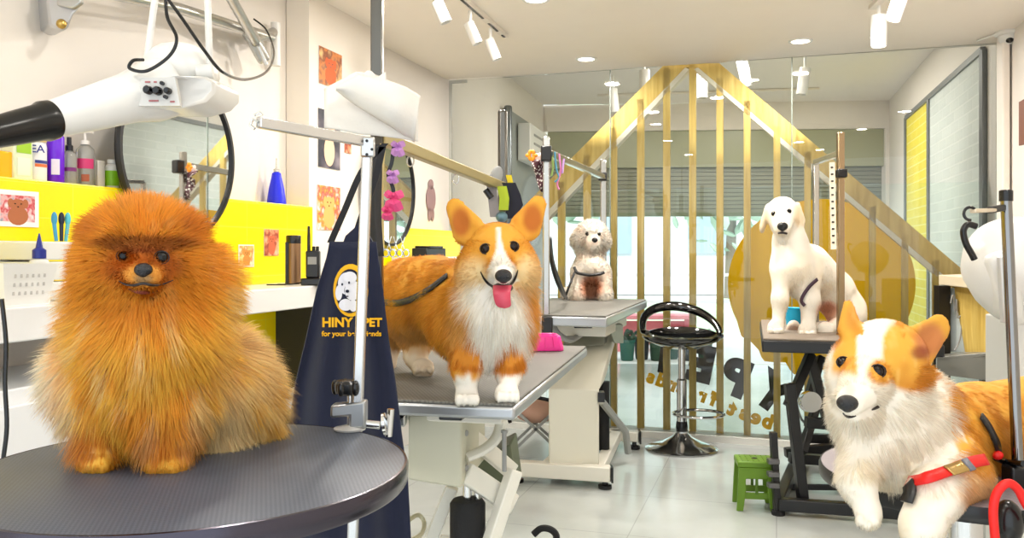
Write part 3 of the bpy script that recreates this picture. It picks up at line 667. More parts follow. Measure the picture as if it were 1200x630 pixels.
# walkie talkie in its charger
c = P(367, 331, 3.45); c.z = CT; t = thing('two_way_radio', c, 'black two-way radio with antenna standing in its charger on the bench', 'radio')
MB().prism([c+Vector((-.045, -.03, 0)), c+Vector((.045, -.03, 0)), c+Vector((.045, .035, 0)), c+Vector((-.045, .035, 0))], up*.03).build('charger', BLACK, t, bevel=.006)
MB().box(c+up*.085, (.055, .035, .11)).build('body', BLACKM, t, bevel=.006)
MB().lathe([(.007, 0), (.0065, .06), (.005, .1), (.001, .102)], c+Vector((-.018, 0, .138)), n=12).build('antenna', BLACK, t)
for dx in (.002, .017): MB().lathe([(.007, 0), (.007, .018), (.001, .019)], c+Vector((dx, 0, .139)), n=12).build('knob', BLACK, t)
MB().box(c+Vector((0, -.0185, .1)), (.035, .002, .03)).build('speaker_grille', GREY, t)
tag(MB().tube(smooth_path([c+Vector((-.045, 0, .012)), c+Vector((-.08, -.03, .006)), c+Vector((-.13, -.05, .006)), c+Vector((-.09, -.08, .006)), c+Vector((-.16, -.1, .006))], 6), .003, 6).build('charger_cable', BLACK), 'thin black cable curling on the bench beside the radio charger', 'cable')
# blue squeeze bottle on the ledge end
c = P(324, 241, 3.62); c.z = LEDGE+.0; t = thing('squeeze_bottle', lw(324, z=LEDGE, off=.06), 'bright blue conical squeeze bottle on the end of the yellow ledge', 'bottle'); c = lw(324, z=LEDGE, off=.06)
MB().lathe([(.04, 0), (.043, .004), (.034, .07), (.022, .125), (.02, .14), (.012, .146), (.001, .147)], c, n=28).build('body', mat('squeeze_blue', '0a1eea', .3), t)
lab(MB().lathe([(.014, 0), (.014, .012), (.005, .016), (.003, .06), (.001, .062)], c+up*.146, n=18).build('nozzle', CLEARP, t), 'clear nozzle')
# scissors and case on a low rack on the second bench
rk = MB().prism([R(LV+.16, 4.3, CT+.001), R(LV+.34, 4.3, CT+.001), R(LV+.34, 4.3, 1.17), R(LV+.16, 4.3, 1.17)], R(0, .95, 0))
tag(rk.build('tool_rack', PLASTIC, frame=FRT, bevel=.004), 'low white rack on the bench behind the standing corgi, holding scissors and case', 'rack')
for i, px in enumerate((448, 456, 464, 472)):
    c = lw(px, z=1.172, off=.25); mb = MB()
    for s_ in (-1, 1):
        mb.tube([c+Vector((s_*.018+.016*math.cos(a*.7), 0, .022+.02*math.sin(a*.7))) for a in range(9)], .004, 6, closed=True)
        mb.bar(c+Vector((s_*.01, 0, .04)), c+Vector((-s_*.012, 0, .11)), .006, .003)
    tag(mb.build('scissors', CHROME), 'steel grooming scissors %s' % ['leftmost of the four on the rack behind the corgi', 'second from the left on the rack behind the corgi', 'third from the left on the rack behind the corgi', 'rightmost, next to the black case behind the corgi'][i], 'scissors', 'scissors on the rack')
c = lw(503, z=1.172, off=.25); t = thing('tool_case', c, 'black tool case on the rack beside the scissors', 'case')
MB().box(c+up*.025, (.09, .3, .05), Mw).build('body', BLACKM, t, bevel=.006)
MB().box(c+up*.056, (.095, .2, .012), Mw).build('lid', BLACK, t, bevel=.003)
# gray notice board + white unit on lobby wall
vl = (BA-GA).normalized(); vn = Vector((vl.y, -vl.x, 0))
def vw(px, py, off=.0): return onplane(px, py, GA+vn*off, vn)
bd = [vw(594, 130, .05), vw(638, 156, .05)]
gb = thing('display_board', Vector((bd[0].x, bd[0].y, 1.0)), 'grey display board with a dark metal edge on the lobby wall behind the glass', 'board')
a, b_ = vw(594, CY, .05), vw(638, CY, .05)
MB().prism([Vector((a.x, a.y, .7)), Vector((b_.x, b_.y, .7)), Vector((b_.x, b_.y, 2.45)), Vector((a.x, a.y, 2.45))], -vn*.04).build('panel', mat('board_grey', '8e9492', .5), gb, smooth=False)
MB().bar(Vector((a.x, a.y, .68))+vn*.01, Vector((a.x, a.y, 2.47))+vn*.01, .07, .07).build('edge_post', mat('edge_steel', '6f7578', .25, .7), gb, bevel=.02)
c = vw(625, 172, .12); t = thing('wall_unit', c-up*.15, 'small white electrical unit mounted on the lobby wall beside the grey board', 'wall unit')
Mv = Matrix((vn, vl, up)).transposed()
MB().box(c+up*.0, (.12, .8, .34), Mv).build('housing', PLASTIC, t, bevel=.01)
for k in range(3): MB().box(c+up*(.08-.08*k)+vn*.062, (.006, .5, .02), Mv).build('vent', GREY, t)

# ---------------------------------------------------------------- wall-mounted stand dryer, top left
D = 1.75
t = thing('stand_dryer', P(205, 115, D), 'white arm-mounted pet dryer with a black nozzle and control panel, top left', 'pet dryer')
ax = (P(20, 152, 1.55)-P(200, 96, 1.78)); body0 = P(205, 100, 1.8); nz0 = P(57, 141, 1.6)
d = (nz0-body0).normalized(); L = (nz0-body0).length
mb = MB().lathe([(.062, .02), (.062, .06), (.05, .11), (.042, .2), (.033, L), (.031, L), (.03, L-.02), (.001, L-.02)], body0, d, 40)
mb.build('barrel', PLASTIC, t)
dz = (P(-14, 157, 1.5)-nz0).normalized(); mb = MB().lathe([(.03, -.012), (.037, -.006), (.038, .01), (.034, .02), (.031, .07), (.027, .12), (.026, .14), (.022, .14), (.021, .11), (.001, .11)], nz0, dz, 36); lab(mb.build('nozzle', BLACK, t), 'black nozzle')
# motor head: squat rounded drum on top with a faceted lower casing
mb = MB().ell(P(212, 84, 1.84), (.085, .08, .062), rot_to(Vector((.1, 0, 1)))); mb.build('motor_cover', PLASTIC, t)
pts = [P(164, 90, 1.70), P(206, 88, 1.70), P(212, 124, 1.70), P(168, 124, 1.70)]
mb = MB(); fr_ = [P(152, 92, 1.7), P(206, 89, 1.69), P(240, 88, 1.74), P(251, 95, 1.76), P(251, 108, 1.76), P(240, 119, 1.74), P(212, 126, 1.7), P(152, 124, 1.7)]
mb.prism(fr_, Vector((.012, .13, 0))); mb.build('casing', PLASTIC, t, bevel=.01)
pn_ = MB().prism([P(166, 91, 1.688), P(205, 90, 1.686), P(211, 124, 1.688), P(158, 124, 1.69)], Vector((0, .012, 0))).build('control_panel', mat('panel_silver', 'd3d1cc', .35), t, smooth=False)
for px, py, r_ in ((175, 106, .0085), (186, 107, .0085), (198, 107, .0065)):
    c = P(px, py, 1.686); MB().lathe([(r_, 0), (r_, .012), (r_*.7, .016), (.001, .016)], c, (0, -1, 0), 18).build('knob', BLACK, pn_)
for px, py in ((191, 98), (195, 114)):
    c = P(px, py, 1.686); MB().lathe([(.004, 0), (.004, .008), (.001, .009)], c, (0, -1, 0), 10).build('switch', BLACK, pn_)
mb = MB()
for px, py, w in ((173, 96, 6), (182, 96, 3.5), (180, 118, 11), (202, 119, 5)): mb.box(P(px, py, 1.687), (w*1.7/1000, .002, .003))
mb.build('printed_marks', mat('mark_red', 'b0686a', .6), pn_, smooth=False)
for pa_, pb_ in (((182, -4), (172, 70)), ((243, -4), (246, 84))):
    MB().tube([Vector((P(*pa_, 1.78).x, 1.78, HC)), P(*pa_, 1.78), P((pa_[0]*.4+pb_[0]*.6), (pa_[1]*.4+pb_[1]*.6), 1.78), P(*pb_, 1.8)], .007, 12).build('hanger_rod', PLASTIC, t)
MB().lathe([(.014, -.016), (.016, 0), (.014, .016)], P(240, 84, 1.77), (1, .2, .1), 18).build('pivot', PLASTIC, t)
tag(MB().tube(smooth_path([P(194, -8, 1.7), P(196, 20, 1.7), P(207, 45, 1.69), P(198, 66, 1.69), P(172, 83, 1.68), P(152, 80, 1.68), P(156, 71, 1.68), P(168, 70, 1.7)], 8), .0035, 8).build('dryer_cable', BLACK), 'black cable looping over the white dryer barrel', 'cable')
tag(MB().tube(smooth_path([P(196, -2, 1.72), P(215, 24, 1.72), P(240, 60, 1.72), P(262, 85, 1.74), P(290, 93, 2.1), P(314, 82, 2.6), P(321, 60, 3.3), P(312, 35, 3.5), P(297, 22, 3.5)], 8), .0035, 8).build('dryer_cable', BLACK), 'long black cable swinging from the silver bar to the bracket on the wall', 'cable')
# silver swing arm from the wall
arm = thing('dryer_bracket', P(60, 20, 2.6), 'silver wall-mounted swing arm that carries the dryer', 'bracket arm')
MB().tube([P(85, -18, 2.55), P(120, -10, 2.72), P(210, 10, 3.1), P(318, 44, 3.75)], .02, 16).build('main_bar', STEEL, arm)
MB().prism([P(52, -20, 2.6), P(97, -20, 2.6), P(97, 5, 2.6), P(86, 18, 2.6), P(80, 34, 2.6), P(70, 36, 2.6), P(58, 30, 2.6)], Vector((-.07, .07, 0))).build('wall_bracket', mat('bracket_silver', 'c9c9cb', .3, .6), arm, bevel=.008)
MB().prism([P(66, -16, 2.58), P(95, -16, 2.58), P(95, 3, 2.58), P(84, 10, 2.58), P(66, 6, 2.58)], Vector((0, .02, 0))).build('bracket_boss', STEEL, arm, bevel=.004)
MB().ell(P(72, 28, 2.58), .015).build('bolt', mat('brass', 'c8a860', .3, 1), arm)
b2 = thing('dryer_bracket', P(325, 60, 3.8), 'silver jointed arm and bracket slanting down beside the wall corner, top centre-left', 'bracket arm')
MB().tube([P(262, -18, 3.1), P(302, 54, 3.6)], .02, 14).build('rod', STEEL, b2)
MB().bar(P(290, 34, 3.55), P(311, 72, 3.62), .055, .055, (0, -1, 0)).build('joint_sleeve', mat('sleeve_silver', 'b9b9b6', .3, .7), b2, bevel=.012)
MB().tube([P(300, 45, 3.62), P(320, 38, 3.8)], .022, 12).build('link', STEEL, b2)
MB().tube([P(323, 27, 3.83), P(323, 77, 3.83)], .022, 16).build('pivot_post', PLASTIC, b2)
MB().tube([P(303, 55, 3.54), P(312, 76, 3.56)], .009, 8).build('screw', STEEL, b2)
# ---------------------------------------------------------------- table top material with fine ribs
def ribbed(name, col, scale=230, rough=.45):
    m, nt, b = mat_nodes(name); tc = nt.nodes.new('ShaderNodeTexCoord'); ck = nt.nodes.new('ShaderNodeTexChecker'); ck.inputs['Scale'].default_value = scale
    c = lin(col); ck.inputs['Color1'].default_value = (1, 1, 1, 1); ck.inputs['Color2'].default_value = (.0, .0, .0, 1)
    nz = nt.nodes.new('ShaderNodeTexNoise'); nz.inputs['Scale'].default_value = 5; nz.inputs['Detail'].default_value = 4
    mp = nt.nodes.new('ShaderNodeMapping'); mp.inputs['Rotation'].default_value = (0, 0, .5); nt.links.new(tc.outputs['Object'], mp.inputs['Vector'])
    nt.links.new(mp.outputs[0], ck.inputs['Vector']); nt.links.new(tc.outputs['Object'], nz.inputs['Vector'])
    cr = nt.nodes.new('ShaderNodeValToRGB'); cr.color_ramp.elements[0].color = tuple(x*.8 for x in c)+(1,); cr.color_ramp.elements[1].color = tuple(x*1.25 for x in c)+(1,)
    nt.links.new(nz.outputs['Fac'], cr.inputs['Fac'])
    mx = nt.nodes.new('ShaderNodeMix'); mx.data_type = 'RGBA'; mx.blend_type = 'MULTIPLY'; mx.inputs['Factor'].default_value = .35
    nt.links.new(cr.outputs['Color'], mx.inputs['A']); nt.links.new(ck.outputs['Color'], mx.inputs['B']); nt.links.new(mx.outputs['Result'], b.inputs['Base Color'])
    bp = nt.nodes.new('ShaderNodeBump'); bp.inputs['Distance'].default_value = .001; bp.inputs['Strength'].default_value = .4; nt.links.new(ck.outputs['Fac'], bp.inputs['Height']); nt.links.new(bp.outputs[0], b.inputs['Normal'])
    b.inputs['Roughness'].default_value = rough; return m
RIB = ribbed('ribbed_rubber_blue', '4f5562', 260, .42)
RIBG = ribbed('ribbed_rubber_grey', '77756f', 160, .5)

def lock_knob(mbname, c, parent, r=.022, axis=(0, 0, 1)):
    mb = MB(); mb.lathe([(r*.5, 0), (r*.9, .004), (r, .01), (r, .02), (r*.8, .025), (.001, .026)], c, axis, 24)
    M = rot_to(axis)
    for k in range(5): mb.ell(Vector(c)+M@Vector((r*.95*math.cos(k*1.257), r*.95*math.sin(k*1.257), .013)), (r*.3, r*.3, .013))
    return mb.build(mbname, BLACK, parent)

# ---------------------------------------------------------------- foreground round table
TC = P(226, 0, 1.2); TC.z = 0; TZ = .9; TR = .3
t = thing('grooming_table', TC, 'round grooming table with ribbed dark grey top under the pomeranian, in the left foreground', 'grooming table')
MB().lathe([(.001, -.004), (TR-.012, -.004), (TR-.004, -.001), (TR-.006, 0), (.001, 0)], TC+up*TZ, n=96).build('rubber_top', RIB, t)
lab(MB().lathe([(TR-.02, -.03), (TR-.003, -.03), (TR, -.026), (TR+.001, -.006), (TR-.001, -.0005), (TR-.004, .0003), (TR-.005, -.003), (TR-.02, -.004)], TC+up*TZ, n=96).build('rim', mat('rim_gunmetal', '4a4650', .22, .85), t), 'polished gunmetal rim')
MB().lathe([(.001, -.05), (.1, -.05), (.12, -.03), (TR-.02, -.028), (TR-.02, -.005), (.001, -.005)], TC+up*TZ, n=48).build('underplate', BLACKM, t)
MB().lathe([(.035, .05), (.035, .84), (.001, .85)], TC, n=32).build('column', CHROME, t)
MB().lathe([(.001, 0), (.26, 0), (.262, .012), (.08, .04), (.05, .06), (.001, .06)], TC, n=64).build('base', BLACKM, t)
# clamp arm
cp = PZ(410, 503, TZ+.001)
t = thing('clamp_stand', cp, 'chrome grooming arm clamped to the round table, its bar reaching left above the apron', 'grooming arm')
MB().lathe([(.026, 0), (.027, .003), (.012, .007), (.006, .008), (.001, .008)], cp, n=32).build('clamp_foot', mat('foot_white', 'd8d6d2', .3, .4), t)
MB().tube([cp+up*.006, cp+up*.062], .0045, 12).build('screw', CHROME, t)
kc = P(399, 463, cp.y)
sc_top = Vector((cp.x-.005, cp.y, cp.z+.062)); lock_knob('knob', sc_top-up*.004, t, .021)
clm = MB(); cx0 = P(421, 490, cp.y); 
clm.prism([P(387, 475, cp.y-.012), P(412, 472, cp.y-.012), P(428, 470, cp.y-.012), P(428, 502, cp.y-.012), P(409, 502, cp.y-.012), P(409, 488, cp.y-.012), P(387, 490, cp.y-.012)], Vector((0, .03, 0)))
lab(clm.build('clamp', mat('clamp_silver', 'a9abad', .3, .8), t, bevel=.004), 'silver clamp block')
MB().tube([P(428, 496, cp.y+.005), P(445, 498, cp.y+.005)], .007, 12).build('side_screw', CHROME, t)
mb = MB(); c = P(447, 497, cp.y+.005); mb.lathe([(.006, 0), (.019, .003), (.019, .008), (.006, .011)], c, (1, 0, .15), 20); mb.tube([c+Vector((.012, 0, -.02)), c+Vector((.016, 0, .026))], .006, 8); mb.build('wing_nut', CHROME, t)
top_ = P(431, 168, cp.y); bot_ = P(413, 640, cp.y)
MB().bar(bot_, top_, .017, .017, (0, -1, 0)).build('pole', mat('pole_silver', 'cfcfcf', .25, .9), t, bevel=.003)
MB().box(P(431, 172, cp.y-.011), (.024, .006, .034)).build('corner_plate', STEEL, t, bevel=.004)
e0, e1 = P(429, 166, cp.y), P(303, 143, 1.24)
MB().bar(e0, e1, .012, .017).build('crossbar', MATS['pole_silver'], t, bevel=.002)
mb = MB(); mb.tube([e1+Vector((-.001, 0, 0)), e1+Vector((-.008, 0, .004)), e1+Vector((-.012, 0, -.004)), e1+Vector((-.005, -.002, -.01))], .0022, 8); mb.tube([e1+Vector((.006, 0, .01)), e1+Vector((.002, 0, .014)), e1+Vector((-.006, 0, .01))], .0018, 8); mb.build('hook', CHROME, t)
mb = MB()
for px, py in ((431, 165), (437, 175), (431, 181)): mb.lathe([(.0025, 0), (.0025, .002), (.001, .0025)], P(px-1, py, cp.y-.014), (0, -1, 0), 10)
mb.build('rivet', BLACK, t)

# ---------------------------------------------------------------- apron
NAVY = mat('navy_cloth', '091230', .85, bump=.15, bscale=500, sheen=.2)
AD = 1.74
def edge(tab, y):
    for (y0, x0), (y1, x1) in zip(tab, tab[1:]):
        if y <= y1: return x0+(x1-x0)*(y-y0)/(y1-y0)
    return tab[-1][1]
Lt = [(283, 386), (300, 383), (340, 371), (400, 358), (450, 346), (495, 339), (560, 334), (660, 330)]
Rt = [(283, 441), (300, 443), (340, 449), (400, 456), (450, 464), (500, 470), (560, 478), (660, 483)]
rows = []
for j in range(40):
    y = 283+(655-283)*j/39; l, r = edge(Lt, y), edge(Rt, y); row = []
    for i in range(41):
        s_ = i/40; k = min(1, j/16); dd_ = .012*k*math.sin(s_*17+.6*math.sin(j*.1))+.02*k*math.sin(s_*6.5+1)
        x = l+(r-l)*s_
        row.append(P(x, y, AD+dd_))
    rows.append(row)
ap = thing('apron', P(430, 283, AD), 'navy apron printed with a white puppy in a yellow ring, hanging behind the round table', 'apron')
MB().grid(rows).build('cloth', NAVY, ap, solid=.003, ang=180)
# flat-laid neck straps
mb = MB()
for pts in ([(452, 168), (425, 200), (405, 245), (388, 284)], [(449, 172), (440, 210), (424, 255), (415, 284)]):
    w0, w1 = 5.5, 3.5; rws = []
    for q in smooth_path([P(x, y, AD+.01) for x, y in pts], 5): rws.append([q+Vector((-.008, 0, 0)), q+Vector((.006, 0, 0))])
    mb.grid(rws)
mb.build('neck_strap', mat('strap_black', '0a0a10', .7), ap, solid=.003, smooth=False)
mb = MB(); mb.prism([P(402, 284, AD+.004), P(405, 276, AD+.004), P(414, 268, AD+.004), P(421, 262, AD+.004), P(428, 268, AD+.004), P(437, 284, AD+.004)], Vector((0, .01, 0))); mb.build('bib_gather', NAVY, ap)
mb = MB(); rws = []
for q in smooth_path([P(441, 170, 1.88), P(441, 205, 1.86), P(440, 250, 1.86), P(443, 300, 1.86)], 5): rws.append([q+Vector((-.016, 0, 0)), q+Vector((0, -.008, 0)), q+Vector((.012, 0, 0))])
mb.grid(rws); mb.build('waist_tie', mat('tie_charcoal', '2a2a2c', .7), ap, solid=.004)
def ap_pt(x, y, off=.004):
    s_ = (x-edge(Lt, y))/(edge(Rt, y)-edge(Lt, y)); j = (y-283)/(655-283)*39; k = min(1, j/16)
    dd_ = .012*k*math.sin(s_*17+.6*math.sin(j*.1))+.02*k*math.sin(s_*6.5+1); return P(x, y, AD+dd_-off)
def ap_patch(mb, cx_, cy_, rx, ry, off, n=26, hole=None):
    if hole:
        ring = [[ap_pt(cx_+rx*f*math.cos(a*2*math.pi/n), cy_+ry*f*math.sin(a*2*math.pi/n), off) for a in range(n+1)] for f in (hole, (1+hole)/2, 1)]
        mb.grid(ring)
    else:
        ring = [[ap_pt(cx_+rx*f*math.cos(a*2*math.pi/n), cy_+ry*f*math.sin(a*2*math.pi/n), off) for a in range(n+1)] for f in (.02, .5, 1)]
        mb.grid(ring)
YP = mat('print_yellow', 'f5b800', .6); WP = mat('print_white', 'e6e6ee', .6)
mb = MB(); ap_patch(mb, 411, 340, 20.5, 31, .0042); mb.build('logo_disc', YP, ap, smooth=False)
mb = MB(); ap_patch(mb, 410, 341, 16.5, 26, .0052); mb.build('logo_inner', NAVY, ap, smooth=False)
mb = MB()
for i, (a, b_, rx, ry) in enumerate(((406, 332, 10, 13), (397, 343, 4, 9), (413, 340, 9, 12), (405, 357, 8, 7), (414, 358, 5, 7), (410, 325, 8, 7))): ap_patch(mb, a, b_, rx, ry, .0060+.0003*i)
lab(mb.build('logo_puppy', WP, ap, smooth=False), 'white puppy print')
mb = MB()
for i, (a, b_, rx, ry) in enumerate(((401, 333, 1.1, 1.6), (409, 331, 1.1, 1.6), (407, 341, 2.2, 1.8), (407, 347, 1.5, .8))): ap_patch(mb, a, b_, rx, ry, .0085)
mb.build('logo_face', NAVY, ap, smooth=False)
mb = MB()
def atext(s_, cx_, cy_, size, bold, ang=0):
    vs, fs = text_mesh(s_, size, .0004, bold)
    out = []
    for v in vs:
        x = v.x*math.cos(ang)-v.y*math.sin(ang); y = v.x*math.sin(ang)+v.y*math.cos(ang)
        out.append(ap_pt(cx_+x*F/AD, cy_-y*F/AD, .005-v.z))
    mb.add(out, fs)
atext('HINY', 395, 378, .0262, .001); atext('PET', 436.5, 378, .0238, .001); atext('for your best friends', 412, 391, .0146, .0004)
lab(mb.build('logo_lettering', YP, ap, smooth=False), 'yellow lettering')

# ---------------------------------------------------------------- corgi's table
def table(name, z, A, wdir, W, ldir, L, label, rimm, topm, th=.035, fast=True):
    t = thing(name, Vector((A.x, A.y, 0))+wdir*W/2+ldir*L/2-up*0, label, 'grooming table')
    c = Vector((A.x, A.y, z))+wdir*W/2+ldir*L/2; M = Matrix((wdir, ldir, up)).transposed()
    MB().box(c-up*.004, (W-.01, L-.01, .008), M).build('rubber_top', topm, t, bevel=.003)
    lab(MB().box(c-up*(.005+th/2), (W, L, th-.004), M).build('rim', rimm, t, bevel=.008), 'metal edge rim')
    return t, c, M
A2 = P(603, 0, 1.96); ld = Vector((.22, .975, 0)).normalized(); wd = Vector((-ld.y, ld.x, 0))
CZ = .85
t, c, M = table('grooming_table', CZ, A2, wd, .62, ld, 1.25, 'long white electric grooming table with grey ribbed top under the standing corgi', mat('rim_aluminium', 'b9bcc0', .3, .75), RIBG)
T2, T2c, T2M = t, c, M
def l2(x, y, z): return c+M@Vector((x-0, y, 0))+up*(z-CZ)      # x to the left across the table, y away, height z
mb = MB()
MB().prism([P(478, 485, 2.15), P(541, 486, 2.15), P(541, 572, 2.15), P(478, 562, 2.15)], Vector((.05, .3, 0))).build('lift_housing', mat('housing_beige', 'd2cfba', .4), t, bevel=.006)
MB().box(P(505, 482, 2.2)+ld*.2, (.4, .5, .03), M).build('support_plate', ENAMEL, t, bevel=.004)
lab(MB().prism([P(514, 480, 2.03), P(541, 481, 2.03), P(541, 493, 2.03), P(514, 492, 2.03)], ld*.05).build('latch_block', BLACK, t, bevel=.003), 'black latch block')
for (x0, y0, D0), (x1, y1, D1), w in (((545, 556, 2.2), (590, 477+5, 2.25), .035),):
    pth = smooth_path([P(546, 536, 2.2), P(568, 526, 2.22), P(582, 512, 2.24), P(588, 492, 2.24), P(593, 481, 2.24)], 4)
    MB().tube(pth, .022, 10, flat=.55).build('curved_bracket', ENAMEL, t)
MB().bar(P(545, 505, 2.35), P(600, 552, 2.45), .03, .045).build('scissor_link', ENAMEL, t, bevel=.004)
MB().bar(P(545, 553, 2.2), P(600, 590, 2.3), .03, .055).build('scissor_link', ENAMEL, t, bevel=.004)
MB().bar(P(603, 550, 2.25), P(570, 650, 2.2), .035, .035).build('leg', ENAMEL, t, bevel=.004)
MB().bar(P(530, 570, 2.35), P(502, 640, 2.35), .035, .035).build('leg', ENAMEL, t, bevel=.004)
MB().prism([P(548, 545, 2.6), P(598, 520, 2.6), P(605, 575, 2.6), P(560, 572, 2.6)], Vector((.02, .18, 0))).build('motor_cover', mat('cover_olive', '5a6148', .5), t, bevel=.006)
c0 = P(548, 585, 2.25)
lab(MB().lathe([(.036, 0), (.04, .01), (.044, -c0.z+.2)][:0]+[(.047, -.34), (.047, -.01), (.04, 0), (.001, 0)], c0, n=32).build('piston_sleeve', RUBBER, t), 'black rubber piston sleeve')
MB().tube([c0, c0+up*.05], .012, 12).build('piston', CHROME, t); MB().tube([c0+Vector((.025, 0, 0)), c0+Vector((.025, 0, .04))], .008, 12).build('piston', CHROME, t)
for py in (507, 548): MB().lathe([(.008, 0), (.008, .006), (.001, .007)], P(545, py, 2.2), (1, -.6, 0), 12).build('bolt', GREY, t)
MB().lathe([(.006, 0), (.006, .1), (.009, .1), (.009, .106), (.001, .107)], P(591, 552, 2.2), n=10).build('pin', GREY, t)
# floor frame so that it stands
for s_ in (-.25, .25):
    a = l2(s_, -.38, .04); b_ = l2(s_, .5, .04); MB().bar(a, b_, .05, .045).build('floor_rail', ENAMEL, t, bevel=.005)
    for q in (a, b_): MB().lathe([(.022, -.04), (.022, -.018), (.014, -.016)], q, n=18).build('foot', BLACK, t)
MB().bar(l2(-.27, -.3, .05), l2(.27, -.3, .05), .05, .04).build('cross_rail', ENAMEL, t, bevel=.005)
MB().bar(l2(0, -.3, .06), l2(0, -.1, .35), .06, .06, (1, 0, 0)).build('strut', ENAMEL, t, bevel=.005)
MB().bar(l2(-.2, -.38, .05), P(574, 640, 2.2), .035, .035).build('strut', ENAMEL, t)
MB().bar(l2(.2, -.35, .05), P(503, 638, 2.35), .035, .035).build('strut', ENAMEL, t)
# H frame with two posts
ga = thing('overhead_frame', Vector((P(442, 0, 2.13).x, 2.13, CZ)), 'tall steel frame of two posts and a bar with rings above the standing corgi', 'grooming frame')
b0 = P(442, 470, 2.13); b0.z = CZ-.03
MB().bar(b0, Vector((b0.x, b0.y, 1.9)), .029, .029, (1, 0, 0)).build('post', mat('post_dark_steel', '6b6862', .28, .95), ga, bevel=.003)
r0 = P(589, 300, 3.22); r0.z = CZ-.03
MB().bar(r0, Vector((r0.x, r0.y, 1.735)), .036, .036, (1, 0, 0)).build('post', MATS['post_dark_steel'], ga, bevel=.01)
h0 = P(445, 161, 2.13); h1 = P(590, 219, 3.22)
lab(MB().bar(h0, h1, .028, .032).build('crossbar', mat('bar_brass_tone', 'b5a678', .35, .6), ga, bevel=.003), 'warm toned crossbar')
for px, py, D in ((481, 181, 2.35), (534, 203, 2.7)):
    q = P(px, py, D); MB().tube([q+Vector((.012*math.cos(a*.52)*.8, 0, .015*math.sin(a*.52)-.018)) for a in range(12)], .0022, 6, closed=True).build('ring', CHROME, ga)
MB().lathe([(.016, 0), (.016, .03), (.001, .03)], P(469, 481, 2.1), (0, -1, 0), 16).build('clamp_knob', BLACK, ga)
MB().box(P(462, 486, 2.12), (.06, .05, .05)).build('clamp', STEEL, ga, bevel=.004)
# white cloth over the bar
mb = MB(); rows = []
Zt = [(380, 104), (396, 96), (418, 84), (442, 88), (458, 96), (478, 104), (492, 112)]
Zb = [(380, 150), (396, 152), (418, 157), (442, 159), (458, 161), (474, 163), (490, 166)]
n = 22
for j in range(n+1):                                     # front fall, fold by fold
    row = []
    for i in range(25):
        s_ = i/24; x = 380+s_*109.9
        yt = edge(sorted(Zt), x) if False else None
        for (xa, ya), (xb, yb) in zip(Zt, Zt[1:]):
            if x <= xb+1e-6: yt = ya+(yb-ya)*(x-xa)/(xb-xa); break
        for (xa, ya), (xb, yb) in zip(Zb, Zb[1:]):
            if x <= xb+1e-6: yb_ = ya+(yb-ya)*(x-xa)/(xb-xa); break
        v = j/n; y = yt+(yb_-yt)*v
        row.append(P(x, y, 1.99+.012*math.sin(s_*5+v*2)-.05*math.sin(v*math.pi/2)*.7+.12*(1-v)**3))
    rows.append(row)
cl = thing('draped_cloth', P(436, 160, 2.0), 'folded white cloth draped over the bar by the dark steel post', 'cloth')
CLO = mat('cotton_white', 'e0dcd6', .8, bump=.1, bscale=200)
mb.grid(rows); mb.build('under_fold', CLO, cl, solid=.003, ang=180)
rows = []
TopE = [(394, 103), (420, 88), (442, 93), (460, 97), (476, 103), (492, 113)]
BotE = [(394, 105), (412, 119), (436, 134), (458, 147), (474, 158), (486, 166)]
def interp(tab, s_):
    k = s_*(len(tab)-1); i = min(int(k), len(tab)-2); f = k-i; return [tab[i][q]+(tab[i+1][q]-tab[i][q])*f for q in (0, 1)]
for j in range(15):
    v = j/14; row = []
    for i in range(31):
        a, b_ = interp(TopE, i/30), interp(BotE, i/30); x = a[0]+(b_[0]-a[0])*v; y = a[1]+(b_[1]-a[1])*v
        row.append(P(x, y, 1.945-.035*math.sin(v*math.pi)**.7+.02*math.sin(i/30*7+v)))
    rows.append(row)
MB().grid(rows).build('upper_fold', CLO, cl, solid=.005, ang=180)
mb = MB(); rows = []
for j in range(7):
    v = j/6; rows.append([P(418+(452-418)*i/12-8*v*(1-i/12.)+2*v, 84+12*v+4*math.sin(i*.9)*(1-v)*.8+ (i/12)*4, 2.0-.03*v) for i in range(13)])
mb.grid(rows)
rows = []
for j in range(6):
    v = j/5; rows.append([P(444+i*4.0, 92+i*2.2-6*math.sin(i*1.05)*(1-v)*.7+8*v, 2.02-.04*v) for i in range(9)])
mb.grid(rows); mb.build('crumpled_edge', CLO, cl, solid=.003, ang=180)
